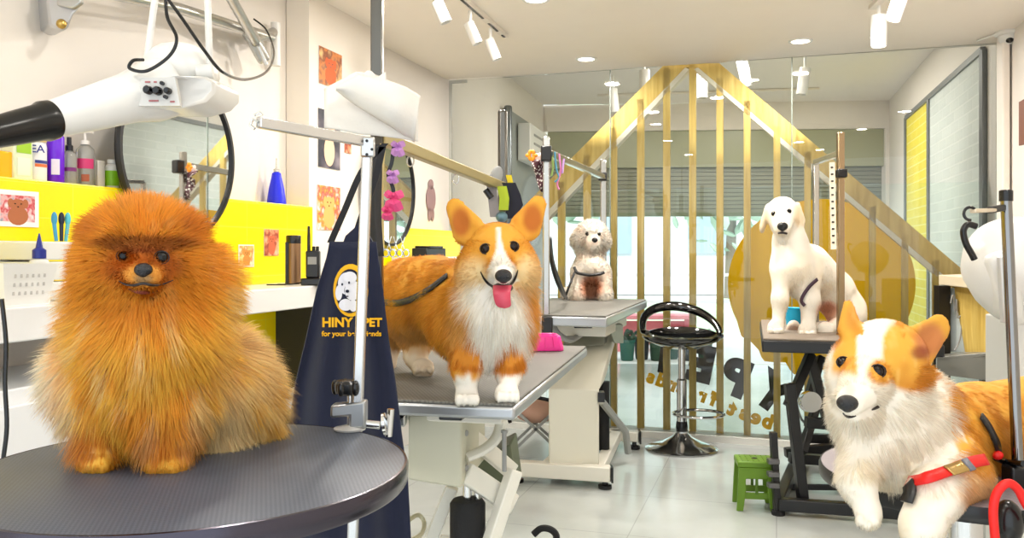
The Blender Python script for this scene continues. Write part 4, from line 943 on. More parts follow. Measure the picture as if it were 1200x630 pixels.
# ribbons / leads hanging from the frame
def ribbon(pts, w, m, label, cat='lead', extra=None, name='grooming_lead', grp=None):
    t = thing(name, P(*pts[0]), label, cat, grp); mb = MB(); rws = []
    for i, q in enumerate(smooth_path([P(*p) for p in pts], 6)): rws.append([q+Vector((-w/2, 0, 0)), q+Vector((w/2, .002, 0))])
    mb.grid(rws); mb.build('strap', m, t, solid=.002, smooth=False); return t
pkm = mat('ribbon_pink', 'e8508a', .6); lil = mat('ribbon_lilac', 'c890d0', .6)
t_ = ribbon([(462, 166, 1.97), (459, 190, 1.97), (455, 205, 1.97), (461, 225, 1.97), (453, 250, 1.97)], .009, BLACKM, 'black lead decorated with pink bows hanging under the white cloth', 'lead')
for (x, y, s_, m_) in ((466, 172, .016, lil), (460, 205, .014, lil), (461, 232, .022, pkm), (454, 248, .014, pkm)):
    mb = MB()
    for a, f_ in ((.5, 1.0), (2.5, .9), (-1.1, 1.3), (-2.0, 1.2), (1.6, .5)):
        c_ = P(x, y, 1.96); d_ = Vector((math.cos(a), 0, math.sin(a)))*s_*f_; sd_ = Vector((-d_.z, 0, d_.x))*.45
        mb.grid([[c_, c_+d_*.5+sd_+Vector((0, -.008, 0)), c_+d_*1.1+sd_*.8], [c_, c_+d_*.55+Vector((0, -.014, 0)), c_+d_*1.15], [c_, c_+d_*.5-sd_+Vector((0, -.006, 0)), c_+d_*1.05-sd_*.9]])
    mb.build('bow', m_, t_, solid=.002, smooth=False)
t_ = ribbon([(449, 168, 1.99), (446, 210, 1.99), (447, 290, 1.99)], .014, mat('strap_cream', 'd8c080', .6), 'cream webbing strap hanging straight down beside the dark post', 'lead')
# bundle by the far post
bnd = thing('lead_bundle', P(590, 216, 3.15), 'bundle of dark, lime and yellow leads hanging where the bar meets the far post', 'leads')
def strap(mbp, pts, w, m, name='strap'):
    rws = [[P(*p)+Vector((-w/2, 0, 0)), P(*p)+Vector((w/2, .003, 0))] for p in pts]
    return MB().grid(rws).build(name, m, mbp, solid=.006, smooth=False)
strap(bnd, [(596, 214, 3.12), (602, 228, 3.12), (605, 240, 3.12), (596, 256, 3.12)], .05, mat('lead_navy', '14162a', .7))
strap(bnd, [(588, 218, 3.1), (591, 232, 3.1), (590, 246, 3.1)], .035, mat('lead_lime', 'b8d02a', .6))
strap(bnd, [(596, 205, 3.14), (600, 222, 3.14)], .02, mat('lead_yellow', 'f0d81e', .6))
strap(bnd, [(576, 218, 3.1), (578, 236, 3.1), (580, 254, 3.1)], .035, mat('lead_grey', '8a8688', .6))
MB().tube([P(569, 222, 3.1), P(576, 232, 3.1)], .012, 10).build('clip', BLACK, bnd)
MB().ell(P(581, 208, 3.2), (.024, .01, .045), Matrix.Rotation(.3, 3, 'Y')).build('comb', mat('comb_grey', 'a8aaac', .4), bnd)
MB().ell(P(588, 254, 3.1), (.022, .015, .02)).build('bell', mat('bell_blue', '6a8a98', .3, .6), bnd)
# pink bowl
bz = PZ(637, 409, CZ+.001); t = thing('pet_bowl', bz, 'hot pink rectangular pet bowl near the far corner of the corgi table', 'bowl')
Mb = Matrix((Vector((.98, .1, 0)), Vector((-.1, .98, 0)), up)).transposed(); mb = MB()
def rr(w, l, z, ch): return [bz+Mb@Vector((x, y, z)) for x, y in ((-w+ch, -l), (w-ch, -l), (w, -l+ch), (w, l-ch), (w-ch, l), (-w+ch, l), (-w, l-ch), (-w, -l+ch))]
rings = [rr(.066, .06, 0, .012), rr(.066, .06, .012, .012), rr(.056, .05, .05, .014), rr(.05, .045, .055, .012), rr(.045, .04, .05, .012), rr(.038, .033, .015, .012)]
V = [p for r_ in rings for p in r_]; Fs = [(i*8+k, i*8+(k+1) % 8, (i+1)*8+(k+1) % 8, (i+1)*8+k) for i in range(5) for k in range(8)]+[tuple(range(8))[::-1], tuple(40+k for k in range(8))]
mb.add(V, Fs); mb.build('body', mat('bowl_pink', 'ff28a0', .3), t, bevel=.002)
mb = MB()
for s_ in (-1, 0, 1): mb.bar(bz+Mb@Vector((s_*.03, -.0605, .012)), bz+Mb@Vector((s_*.027, -.052, .048)), .004, .003)
mb.build('side_ribs', MATS['bowl_pink'], t)

# ---------------------------------------------------------------- poodle table
PZT = .91
A3 = P(711, 0, 3.87); ld3 = Vector((.28, .96, 0)).normalized(); wd3 = Vector((-ld3.y, ld3.x, 0))
t, c, M = table('grooming_table', PZT, A3, wd3, .6, ld3, 1.42, 'white electric lift grooming table carrying the seated cream poodle', MATS['rim_aluminium'], RIBG, .05)
c3, M3 = c, M
f0, f1, f2, f3 = P(716, 566, 4.33), P(606, 556, 4.45), P(749, 520, 5.2), P(690, 515, 5.35)
for q in (f0, f1, f2, f3): q.z = .075
mb = lambda: MB()
MB().bar(f1, f0, .07, .075).build('floor_rail', ENAMEL, t, bevel=.006)
MB().bar(f3+Vector((-.06, 0, 0)), f2, .06, .06).build('floor_rail', ENAMEL, t, bevel=.006)
MB().bar((f1+f0)/2+Vector((.18, 0, 0)), (f3+f2)/2+Vector((.02, 0, 0)), .06, .06).build('floor_beam', ENAMEL, t, bevel=.006)
MB().bar((f1+f0)/2+Vector((-.1, 0, 0)), (f3+f2)/2+Vector((-.2, 0, 0)), .06, .06).build('floor_beam', ENAMEL, t, bevel=.006)
for q in (f0, f1, f2, f3): MB().lathe([(.035, -.073), (.035, -.055), (.015, -.05), (.012, -.03)], q+Vector((-.03, 0, 0)) if q in (f0, f2) else q, n=18).build('foot', BLACK, t)
for q, dx in ((f0, .003), (f2, .003)): MB().box(q+Vector((dx, 0, 0)), (.01, .072, .077)).build('end_cap', BLACK, t)
colA = [P(643, 454, 4.4), P(702, 456, 4.4), P(702, 552, 4.4), P(643, 547, 4.4)]
for q in colA[2:]: q.z = .1
MB().prism(colA, Vector((.04, .42, 0))).build('column_housing', mat('housing_cream', 'e6e2d2', .4), t, bevel=.008)
# slanting arm up to the top
MB().prism([P(643, 455, 4.4), P(702, 457, 4.4), P(724, 378, 4.85), P(672, 376, 4.85)], Vector((.06, .3, 0))).build('lift_arm', MATS['housing_cream'], t, bevel=.008)
lab(MB().prism([P(668, 383, 4.75), P(712, 384, 4.75), P(708, 404, 4.62), P(658, 408, 4.62)], Vector((.05, .2, .0))).build('arm_shroud', mat('shroud_grey', '8b8b7e', .5), t, bevel=.006), 'grey shroud')
MB().box(P(685, 381, 4.7), (.36, .7, .05), M).build('support_plate', ENAMEL, t, bevel=.004)
MB().prism([P(712, 380, 4.6), P(730, 380, 4.6), P(731, 402, 4.62), P(720, 402, 4.62)], Vector((0, .1, 0))).build('bracket', mat('bracket_greygreen', '9aa092', .4), t, bevel=.004)
MB().box(P(683, 378, 4.25), (.09, .05, .05)).build('latch_block', BLACK, t, bevel=.004)
MB().tube(smooth_path([P(648, 381, 4.2), P(655, 392, 4.2), P(668, 398, 4.3), P(680, 392, 4.4)], 5), .016, 10).build('curved_bracket', GREY, t)
MB().tube([P(705, 470, 4.6), P(733, 505, 4.8), P(736, 530, 4.85)], .02, 10).build('strut', mat('strut_grey', 'a9aaa6', .35, .4), t)
MB().box(P(684, 465, 4.4)+Vector((.09, .02, .0)), (.035, .06, .05)).build('hinge', BLACK, t)
MB().lathe([(.03, 0), (.03, .38), (.001, .38)], Vector((P(708, 0, 4.75).x, 4.75, .1)), n=20).build('piston_sleeve', RUBBER, t)
# posts and bar
ga = thing('overhead_frame', Vector((P(640, 0, 3.98).x, 3.98, PZT)), 'chrome frame of two posts and a bar over the seated poodle', 'grooming frame')
pb = P(640, 0, 3.98); pb.z = PZT-.06
MB().bar(pb, Vector((pb.x, pb.y, H+.135*3.98)), .032, .032, (1, 0, 0)).build('post', mat('post_steel', 'b4b2ac', .2, .95), ga, bevel=.006)
pr = P(707, 0, 5.2); pr.z = PZT-.06
MB().bar(pr, Vector((pr.x, pr.y, H+.108*5.2)), .036, .036, (1, 0, 0)).build('post', MATS['post_steel'], ga, bevel=.006)
MB().bar(P(640, 178, 3.98), P(709, 208, 5.2), .028, .032).build('crossbar', MATS['post_steel'], ga, bevel=.004)
MB().box(P(640, 180, 3.95), (.05, .05, .07)).build('joint', BLACKM, ga, bevel=.006); MB().box(P(706, 207, 5.18), (.05, .05, .05)).build('joint', BLACKM, ga, bevel=.006)
MB().box(P(641, 383, 3.96), (.05, .06, .1)).build('clamp', BLACKM, ga, bevel=.006)
# scarf toys and bright leads on the bar
cs = thing('bandana', P(640, 195, 4.05), 'black and white dotted bandana with an orange flower hanging on the poodle frame', 'bandana')
rows = []
for j in range(9):
    v = j/8; rows.append([P(620+i*2.4+v*7*(1-i/10)+0, 185+v*38*math.sin((i+1)/12*math.pi)**.7+ i*.5, 4.0+.02*math.sin(i+j)) for i in range(11)])
m, nt, b = mat_nodes('bandana_dots'); tc = nt.nodes.new('ShaderNodeTexCoord'); vo = nt.nodes.new('ShaderNodeTexVoronoi'); vo.inputs['Scale'].default_value = 70
cr = nt.nodes.new('ShaderNodeValToRGB'); cr.color_ramp.interpolation = 'CONSTANT'; cr.color_ramp.elements[0].color = (.8, .75, .7, 1); cr.color_ramp.elements[1].position = .38; cr.color_ramp.elements[1].color = (.08, .02, .03, 1)
nt.links.new(tc.outputs['Object'], vo.inputs['Vector']); nt.links.new(vo.outputs['Distance'], cr.inputs['Fac']); nt.links.new(cr.outputs['Color'], b.inputs['Base Color'])
MB().grid(rows).build('cloth', m, cs, solid=.004, ang=180)
MB().grid([[P(627+i*2, 180+j*4-(i % 2), 4.02) for i in range(8)] for j in range(4)]).build('lining', mat('lining_white', 'f0dcd4', .7), cs, solid=.004)
mb = MB()
for k in range(6): a = k*1.05; mb.ell(P(623+4*math.cos(a), 202-20+4*math.sin(a), 3.97), (.014, .006, .009), Matrix.Rotation(-a, 3, 'Y'), 8, 6)
mb.build('flower', mat('flower_orange', 'ff9a1e', .5), cs)
for pts, cc, l in (([(646, 176), (648, 195), (646, 206)], 'b8e07a', 'pale green lead hanging on the poodle frame'), ([(650, 178), (652, 198), (655, 208), (650, 213)], '6ac0e8', 'pale blue lead hanging on the poodle frame'), ([(655, 180), (657, 200), (653, 215), (655, 222)], 'f08ac0', 'pink lead hanging lowest on the poodle frame'), ([(661, 186), (659, 203)], 'c8a0e0', 'lilac ribbon at the right of the leads on the poodle frame')):
    tag(MB().tube(smooth_path([P(x, y, 4.04) for x, y in pts], 5), .009, 8, flat=.5).build('grooming_lead', mat('lead_'+cc, cc, .5)), l, 'lead', 'bright leads on the poodle frame')
tag(MB().tube(smooth_path([P(641, 272, 4.05), P(645, 300, 4.1), P(651, 325, 4.15), P(659, 343, 4.3), P(664, 349, 4.8)], 6), .009, 8).build('leash', BLACKM), 'black leash running from the front post down to the poodle table', 'leash')
tag(MB().tube(smooth_path([P(645, 278, 4.1), P(648, 305, 4.2), P(656, 330, 4.3), P(662, 344, 4.6)], 6), .007, 8).build('leash', mat('lead_greycord', '55585c', .6)), 'thin grey leash beside the black one on the poodle frame', 'leash')

# folded pet stroller on the floor behind
c = P(628, 0, 5.0); c = Vector((c.x, c.y, 0)); t = thing('pet_stroller', c, 'small folded pet stroller with a pinkish beige cloth seat seen under the poodle table', 'pet stroller')
mb = MB(); mb.ell(c+up*.27, (.13, .1, .07)); mb.build('cloth_seat', mat('carrier_beige', 'dcae98', .8), t)
for s_ in (-1, 1):
    MB().bar(c+Vector((-.16, s_*.09, .03)), c+Vector((.12, s_*.09, .3)), .016, .016).build('frame_strut', MATS['strut_grey'], t); MB().bar(c+Vector((.16, s_*.09, .03)), c+Vector((-.13, s_*.09, .3)), .016, .016).build('frame_strut', MATS['strut_grey'], t)
    for x in (-.16, .16): MB().lathe([(.001, -.012), (.03, -.012), (.03, .012), (.001, .012)], c+Vector((x, s_*.09, .03)), (0, 1, 0), 18).build('wheel', BLACK, t)
MB().tube(smooth_path([c+Vector((-.15, -.1, .22)), c+Vector((-.17, -.1, .32)), c+Vector((-.06, -.11, .37)), c+Vector((.08, -.11, .35))], 6), .011, 8).build('handle', BLACK, t)

# ---------------------------------------------------------------- bar stool
sc_ = P(799, 0, 5.2); sc_.z = 0
t = thing('bar_stool', sc_, 'chrome bar stool with a glossy black ring-back seat before the glass', 'bar stool')
MB().lathe([(.001, 0), (.215, 0), (.22, .008), (.2, .02), (.12, .045), (.06, .075), (.035, .1), (.035, .11), (.001, .11)], sc_, n=64).build('base', CHROME, t)
MB().lathe([(.03, .1), (.03, .42), (.022, .43), (.022, .66), (.04, .67), (.001, .68)], sc_, n=28).build('column', CHROME, t)
lab(MB().lathe([(.034, .11), (.036, .13), (.034, .16), (.031, .17), (.03, .12)], sc_, n=28).build('collar', BLACK, t), 'black collar')
fr0 = sc_+up*.225
MB().tube([fr0+Vector((.09+.15*math.cos(a*.2618), -.06+.13*math.sin(a*.2618), 0)) for a in range(24)], .009, 8, closed=True).build('footrest', CHROME, t)
# seat: a dished pan rising to a looped backrest, facing left-front
mb = MB(); n = 48; rings_ = []
GL = mat('gloss_black', '060607', .08, coat=1)
tilt = Matrix.Rotation(.0, 3, 'Z')
SZ = .62
def seat_ring(rad, z, lift, push=0):
    out = []
    for k in range(n):
        a = 2*math.pi*k/n; s_ = max(0, math.cos(a-math.radians(80)))**1.3
        out.append(sc_+Vector(((rad+push*s_)*math.cos(a), (rad+push*s_)*math.sin(a)*.9, SZ+z+lift*s_)))
    return out
prof = [(.02, -.0, 0, 0), (.1, -.005, 0, 0), (.17, .02, .01, 0), (.225, .045, .02, .01), (.238, .06, .03, .012), (.24, .07, .035, .012), (.225, .073, .035, .01), (.2, .055, .02, .01), (.15, .035, .01, 0), (.02, .028, 0, 0)]
for p in prof: rings_.append(seat_ring(*p))
V = [p for r_ in rings_ for p in r_]; m_ = len(rings_)
mb.add(V, [(i*n+k, i*n+(k+1) % n, (i+1)*n+(k+1) % n, (i+1)*n+k) for i in range(m_-1) for k in range(n)]+[tuple(range(n))[::-1], tuple((m_-1)*n+k for k in range(n))])
mb.build('seat', GL, t)
loop = []
for k in range(n+1):                                       # tall ring of the back
    a = math.radians(-14+208*k/n) if False else math.radians(-20+(200+20)*k/n); s_ = max(0, math.sin(a))
    loop.append(sc_+Vector((.236*math.cos(a), .215*math.sin(a)*1.0+.02*s_, SZ+.085+.15*s_**.8-.012*math.cos(a))))
MB().tube(loop, [.014+.016*math.sin(math.pi*k/n) for k in range(n+1)], 14).build('backrest_loop', GL, t)

# ---------------------------------------------------------------- green folding stool
gc = P(884, 0, 4.02); gc.z = 0
t = thing('step_stool', gc, 'small green folding plastic step stool on the floor', 'step stool')
GM = mat('stool_green', '62881a', .4); Mg = rotz(-.12)
MB().box(gc+up*.214, (.17, .15, .03), Mg).build('top', GM, t, bevel=.006)
mb = MB()
for i in range(6):
    for j in range(5): mb.lathe([(.0035, 0), (.003, .0015), (.001, .002)], gc+Mg@Vector(((i-2.5)*.025, (j-2)*.027, .229)), n=8)
mb.build('grip_dots', mat('stool_green_dark', '4f7212', .5), t)
MB().lathe([(.014, 0), (.014, .0012), (.001, .0013)], gc+up*.229, n=16).build('finger_hole', BLACK, t)
for sy in (-1, 1):
    y = sy*.065
    fr_ = MB()
    o = [(-.082, .2), (.082, .2), (.092, 0), (.062, 0), (.055, .05), (-.055, .05), (-.062, 0), (-.092, 0)]
    fr_.prism([gc+Mg@Vector((x, y, z)) for x, z in o[:4]+[(.055, .052), (.05, .085), (.05, .15), (-.05, .15), (-.05, .085), (-.055, .052)]+o[6:]], Mg@Vector((0, .012*sy, 0)))
    fr_.build('side_leg', GM, t, smooth=False, bevel=.002)
    MB().box(gc+Mg@Vector((0, y+.004*sy, .118)), (.012, .008, .08), Mg).build('fold_hinge', MATS['stool_green_dark'], t)
    MB().box(gc+Mg@Vector((0, y, .07)), (.12, .012, .03), Mg).build('brace', GM, t, bevel=.002)

# ---------------------------------------------------------------- labrador's black lift table
LZ = .815
A4 = P(893, 0, 3.8); ld4 = Vector((.27, .96, 0)).normalized(); wr4 = Vector((ld4.y, -ld4.x, 0))
t = thing('grooming_table', A4+wr4*.36+ld4*.55, 'black scissor-lift grooming table with grey top carrying the white labrador puppy', 'grooming table')
M4 = Matrix((wr4, ld4, up)).transposed(); c4 = Vector((A4.x, A4.y, LZ))+wr4*.37+ld4*.55
MB().box(c4-up*.004, (.73, 1.08, .01), M4).build('rubber_top', mat('top_taupe', '86796c', .6, bump=.2, bscale=200), t, bevel=.003)
MB().box(c4-up*.035, (.74, 1.1, .052), M4).build('rim', BLACKM, t, bevel=.006)
def q4(px, py, D): return P(px, py, D)
# Base frame
base = [Vector((P(912, 0, 3.9).x, 3.9, .05)), Vector((P(1135, 0, 3.7).x, 3.7, .05)), Vector((P(1125, 0, 4.8).x, 4.8, .05)), Vector((P(938, 0, 4.95).x, 4.95, .05))]
for i in range(4): MB().bar(base[i], base[(i+1) % 4], .05, .055).build('floor_rail', BLACKM, t, bevel=.005)
MB().bar(P(911, 570, 4.3), P(1130, 572, 4.1), .02, .028).build('cross_rod', BLACKM, t, bevel=.003)
for q in base: MB().lathe([(.03, -.05), (.03, -.03), (.02, -.025)], q, n=16).build('foot', RUBBER, t)
MB().bar(P(906, 506, 3.9), P(911, 605, 3.9), .03, .035, (0, 1, 0)).build('upright', BLACKM, t, bevel=.003)
for y in (540, 555, 568): MB().box(P(906, y, 3.88), (.05, .04, .022)).build('foot_peg', mat('peg_silver', '6a6a6c', .35, .6), t, bevel=.003)
for a, b_, D, E_, w in (((925, 449), (941, 586), 4.0, 3.95, .045), ((950, 415), (924, 475), 4.1, 4.0, .04), ((948, 415), (972, 500), 4.35, 4.3, .045), ((962, 418), (946, 470), 4.6, 4.5, .04), ((955, 480), (940, 530), 4.3, 4.2, .035)):
    MB().bar(P(*a, D), P(*b_, E_), w, .05, (0, -1, 0)).build('scissor_arm', BLACKM, t, bevel=.004)
for a, b_, D in (((925, 536), (1000, 541), 4.4), ((920, 530), (985, 524), 4.6), ((944, 494), (985, 498), 4.1), ((930, 512), (1000, 515), 4.7)):
    MB().bar(P(*a, D), P(*b_, D), .05, .05).build('crossbeam', BLACKM, t, bevel=.004)
MB().lathe([(.05, 0), (.052, .004), (.05, .05), (.001, .05)], P(947, 470, 4.2), (0, -1, .1), 24).build('motor_can', CHROME, t)
MB().tube(smooth_path([P(940, 440, 4.15), P(933, 465, 4.1), P(940, 492, 4.15), P(955, 500, 4.2)], 6), .006, 8).build('hose', GREY, t)
# posts for the labrador
ga = thing('overhead_frame', P(985, 376, 4.0), 'bronze-toned chrome frame post beside the labrador', 'grooming frame')
pb = P(985, 0, 3.95); pb.z = LZ-.06
lab(MB().bar(pb, Vector((pb.x, pb.y, H+.140*3.95)), .032, .03, (1, 0, 0)).build('post', mat('post_bronze', 'a08a6c', .2, .9), ga, bevel=.005), 'bronze reflecting post')
pr = P(956, 0, 4.7); pr.z = 1.45
MB().bar(Vector((pr.x, pr.y, LZ)), Vector((pr.x, pr.y, H+.105*4.7)), .03, .03, (1, 0, 0)).build('post', MATS['post_steel'], ga, bevel=.005)
MB().bar(P(986, 179, 3.95), P(955, 190, 4.7), .024, .028).build('crossbar', MATS['post_steel'], ga, bevel=.003)
MB().box(P(986, 203, 3.93), (.045, .04, .04)).build('clamp', BLACK, ga, bevel=.006)
# white measuring chain beside the post
mb = MB(); mb.bar(P(975, 190, 4.35), P(977, 292, 4.35), .028, .003, (0, -1, 0)); o = mb.build('measuring_strip', mat('strip_white', 'f2ead8', .5), smooth=False); tag(o, 'white height strip with black marks hanging beside the labrador frame', 'measuring strip')
mb = MB()
for i in range(12): mb.box(P(975+i*.15, 196+i*8, 4.345), (.012, .002, .008))
mb.build('marks', BLACK, o, smooth=False)
# blue bowl behind the puppy
c = PZ(932, 381, LZ+.002); c = P(931, 379, 4.45); c.z = LZ+.002; t = thing('pet_bowl', c, 'small bright blue bowl on the black table between the labrador forelegs', 'bowl')
MB().lathe([(.035, 0), (.04, .004), (.055, .09), (.058, .092), (.05, .088), (.035, .012), (.001, .01)], c, n=28).build('body', mat('bowl_blue', '1ab4e8', .35), t)

# ---------------------------------------------------------------- right foreground round table
RC = P(1130, 0, 1.78); RC.z = 0; RZ = .745; RR = .285
t = thing('grooming_table', RC, 'round grooming table with lilac-grey top and black rim under the right-hand corgi', 'grooming table')
MB().lathe([(.001, -.004), (RR-.012, -.004), (RR-.004, 0), (.001, 0)], RC+up*RZ, n=80).build('rubber_top', ribbed('ribbed_rubber_lilac', '9b8f96', 220, .5), t)
MB().lathe([(RR-.02, -.03), (RR-.003, -.03), (RR, -.026), (RR+.001, -.006), (RR-.002, .001), (RR-.005, -.003), (RR-.02, -.004)], RC+up*RZ, n=80).build('rim', BLACKM, t)
MB().lathe([(.001, -.06), (.1, -.06), (.12, -.03), (RR-.02, -.028), (RR-.02, -.005), (.001, -.005)], RC+up*RZ, n=48).build('underplate', BLACKM, t)
MB().lathe([(.035, .04), (.035, RZ-.06), (.001, RZ-.06)], RC, n=28).build('column', CHROME, t)
MB().lathe([(.001, 0), (.25, 0), (.25, .012), (.06, .05), (.001, .05)], RC, n=48).build('base', BLACKM, t)
# pole at the right
pd = 1.66
t = thing('clamp_stand', P(1183, 560, pd), 'dark chrome grooming arm pole with a hook, clamped by the right-hand corgi', 'grooming arm')
pbx = P(1194, 575, pd); pbt = P(1179, 232, pd)
MB().tube([pbx, pbt], .0105, 20).build('pole', mat('pole_dark_chrome', '8a8886', .12, 1), t)
MB().lathe([(.0125, 0), (.0125, .02), (.01, .022), (.001, .022)], pbt-up*.006, n=20).build('cap', BLACK, t)
MB().bar(P(1176, 243, pd), P(1160, 246, pd-.03), .014, .012).build('arm_joint', BLACKM, t, bevel=.002)
MB().bar(P(1166, 246, pd-.02), P(1140, 247, pd-.08), .012, .008).build('crossbar', mat('bar_cream', 'dccdb4', .3, .5), t, bevel=.002)
MB().tube([P(1144, 249, pd-.08)+Vector((-.011+.012*math.cos(a), 0, -.002+.012*math.sin(a))) for a in [x*.4-1.8*0 for x in range(2, 13)]], .0028, 8).build('hook', BLACK, t)
MB().box(P(1188, 560, pd), (.03, .04, .05)).build('clamp', BLACKM, t, bevel=.005)
mb = MB()
cable = smooth_path([P(1182, 520, pd-.02), P(1170, 512, pd-.03), P(1166, 500, pd-.05), P(1160, 480, pd-.08)], 5)
# red leash loop
RED = mat('leash_red', 'e8140e', .45)
t = thing('leash', P(1185, 565, 1.5), 'thick red rope leash looped over the table clamp at the lower right corner', 'leash')
MB().tube(smooth_path([P(1167, 640, 1.46), P(1164, 600, 1.46), P(1168, 578, 1.46), P(1180, 566, 1.46), P(1192, 572, 1.46), P(1202, 590, 1.46), P(1215, 610, 1.46)], 8), .0075, 12).build('rope', RED, t)
lab(MB().ell(P(1181, 612, 1.5), (.026, .026, .04)).build('leash_reel', BLACK, t), 'black reel')
# table edge rail seen right of the corgi's leg
# white dryer at right
D = 2.35
t = thing('stand_dryer', P(1175, 345, D), 'large white pet dryer body with a black curved handle at the right edge', 'pet dryer')
ax = Vector((-.75, -.35, .42)).normalized(); bc = P(1190, 300, D)
prof_ = [(.001, -.17), (.08, -.165), (.13, -.13), (.145, -.06), (.14, 0), (.12, .07), (.09, .11), (.05, .135), (.001, .14)]
mb = MB().lathe(prof_, P(1192, 312, D), ax, 44); mb.build('motor_cover', PLASTIC, t)
MB().prism([P(1158, 300, D-.12), P(1182, 290, D-.12), P(1200, 330, D-.12), P(1204, 385, D-.1), P(1178, 372, D-.1)], Vector((.04, .16, 0))).build('casing', PLASTIC, t, bevel=.02)
hp = smooth_path([P(1144, 265, D-.1), P(1134, 263, D-.1), P(1129, 271, D-.1), P(1132, 285, D-.1), P(1139, 298, D-.1), P(1142, 304, D-.1)], 5)
MB().tube(hp, .0085, 12).build('handle', BLACK, t)
MB().bar(P(1174, 300, D-.13), P(1178, 378, D-.13), .02, .02, (0, -1, 0)).build('stand_strut', mat('strut_greyw', 'c9c9c9', .3, .3), t, bevel=.004)
pfl = Vector((P(1192, 0, D).x, D, 0))
MB().tube([pfl+up*.03, pfl+up*(H-.03)], .02, 16).build('stand_pole', PLASTIC, t)
MB().lathe([(.001, 0), (.2, 0), (.2, .02), (.03, .05), (.001, .05)], pfl, n=40).build('stand_base', PLASTIC, t)
# grey control box under it
c = P(1200, 402, 2.9); t = thing('control_box', Vector((c.x, c.y, 0)), 'light grey cabinet with small vent holes at the right edge under the white dryer', 'cabinet')
MB().box(Vector((c.x+.06, c.y, (c.z+.09)/2)), (.22, .3, c.z+.09)).build('body', mat('box_grey', 'bfc0bc', .4), t, bevel=.006)
mb = MB()
for y in (388, 396, 404): mb.box(Vector((c.x+.0, c.y-.151, P(0, y, 2.75).z)), (.02, .003, .008))
mb.build('vent_hole', BLACK, t)

# ---------------------------------------------------------------- counter by the partition, right
cp0 = P(1098, 320, 4.55)
t = thing('reception_counter', P(1130, 430, 4.4), 'pine counter with a pale top and black leg at the foot of the roof-shaped screen', 'counter')
cc0, cc1 = P(1100, 0, 4.7), P(1184, 0, 4.05); ctz = H-.028*4.5
pale = mat('counter_top_pale', 'e9dcc0', .4)
MB().prism([Vector((cc0.x, cc0.y, ctz-.055)), Vector((P(1186, 0, 3.75).x, 3.75, ctz-.055)), Vector((P(1200, 0, 4.4).x, 4.4, ctz-.055)), Vector((P(1125, 0, 4.85).x, 4.85, ctz-.055))], up*.055).build('top', pale, t, bevel=.004)
a, b_ = P(1137, 0, 4.45), P(1164, 0, 4.2); a.z = b_.z = H-.14*4.4
MB().prism([a, b_, Vector((b_.x, b_.y, ctz-.055)), Vector((P(1117, 0, 4.6).x, 4.6, ctz-.055))], Vector((.04, .12, 0))).build('side_panel', PINE, t, bevel=.003)
a = P(1104, 0, 4.6); MB().bar(Vector((a.x, a.y, 0)), Vector((a.x, a.y, ctz-.055)), .06, .06, (1, 0, 0)).build('leg', BLACKM, t)
a = P(1194, 0, 4.2); MB().bar(Vector((a.x, a.y, 0)), Vector((a.x, a.y, ctz-.055)), .06, .06, (1, 0, 0)).build('leg', BLACKM, t)
sh_ = MB().prism([P(1098, 418, 4.4), P(1167, 412, 4.15), P(1172, 412, 4.5), P(1110, 412, 4.75)], up*.0-up*.02); sh_.build('lower_shelf', mat('shelf_grey', '8c8c86', .3, .3), t, bevel=.003)
a0_, a1_ = P(1098, 420, 4.4), P(1167, 418, 4.15); MB().prism([a0_, a1_, Vector((a1_.x, a1_.y, H-.15*4.2)), Vector((a0_.x, a0_.y, H-.15*4.2))], Vector((.01, .03, 0))).build('fascia', MATS['shelf_grey'], t)
MB().prism([P(1166, 355, 4.0), P(1186, 352, 3.9), P(1186, 440, 3.9), P(1166, 436, 4.0)], Vector((.03, .1, 0))).build('door', PLASTIC, t, bevel=.003)
mb = MB()
for y in (365, 414): mb.box(P(1168, y, 3.97), (.035, .02, .025))
mb.build('hinge', mat('hinge_bronze', '6a4a30', .4, .5), t)
# doodled glass panel under the counter
g = MB().prism([P(1112, 337, 4.62), P(1136, 337, 4.5), P(1137, 412, 4.5), P(1112, 412, 4.62)], Vector((.002, .006, 0))).build('glass_panel', mat('glass_frost', 'e2ecec', .2), t)
dl = [P(1114, 355, 4.55), P(1117, 345, 4.55), P(1119, 365, 4.55), P(1121, 350, 4.54), P(1122, 372, 4.54), P(1127, 370, 4.53), P(1126, 392, 4.53), P(1122, 405, 4.53), P(1118, 410, 4.53)]
MB().tube(smooth_path(dl, 4), .004, 6).build('hand_drawing', GREY, t)
# silver coil at lower centre
tag(MB().tube(smooth_path([P(478, 610, 2.3), P(490, 603, 2.35), P(497, 612, 2.35), P(494, 625, 2.3), P(482, 632, 2.25)], 7), .006, 8).build('air_hose', mat('hose_cream', 'c9c2a2', .35)), 'pale hose curling beside the lift housing under the standing corgi', 'hose')
tag(MB().tube(smooth_path([P(625, 626, 2.7), P(634, 619, 2.7), P(645, 620, 2.7), P(652, 628, 2.7), P(650, 645, 2.7)], 7), .011, 8).build('power_cable', RUBBER), 'black cable arching at the bottom edge, right of the corgi table', 'cable')
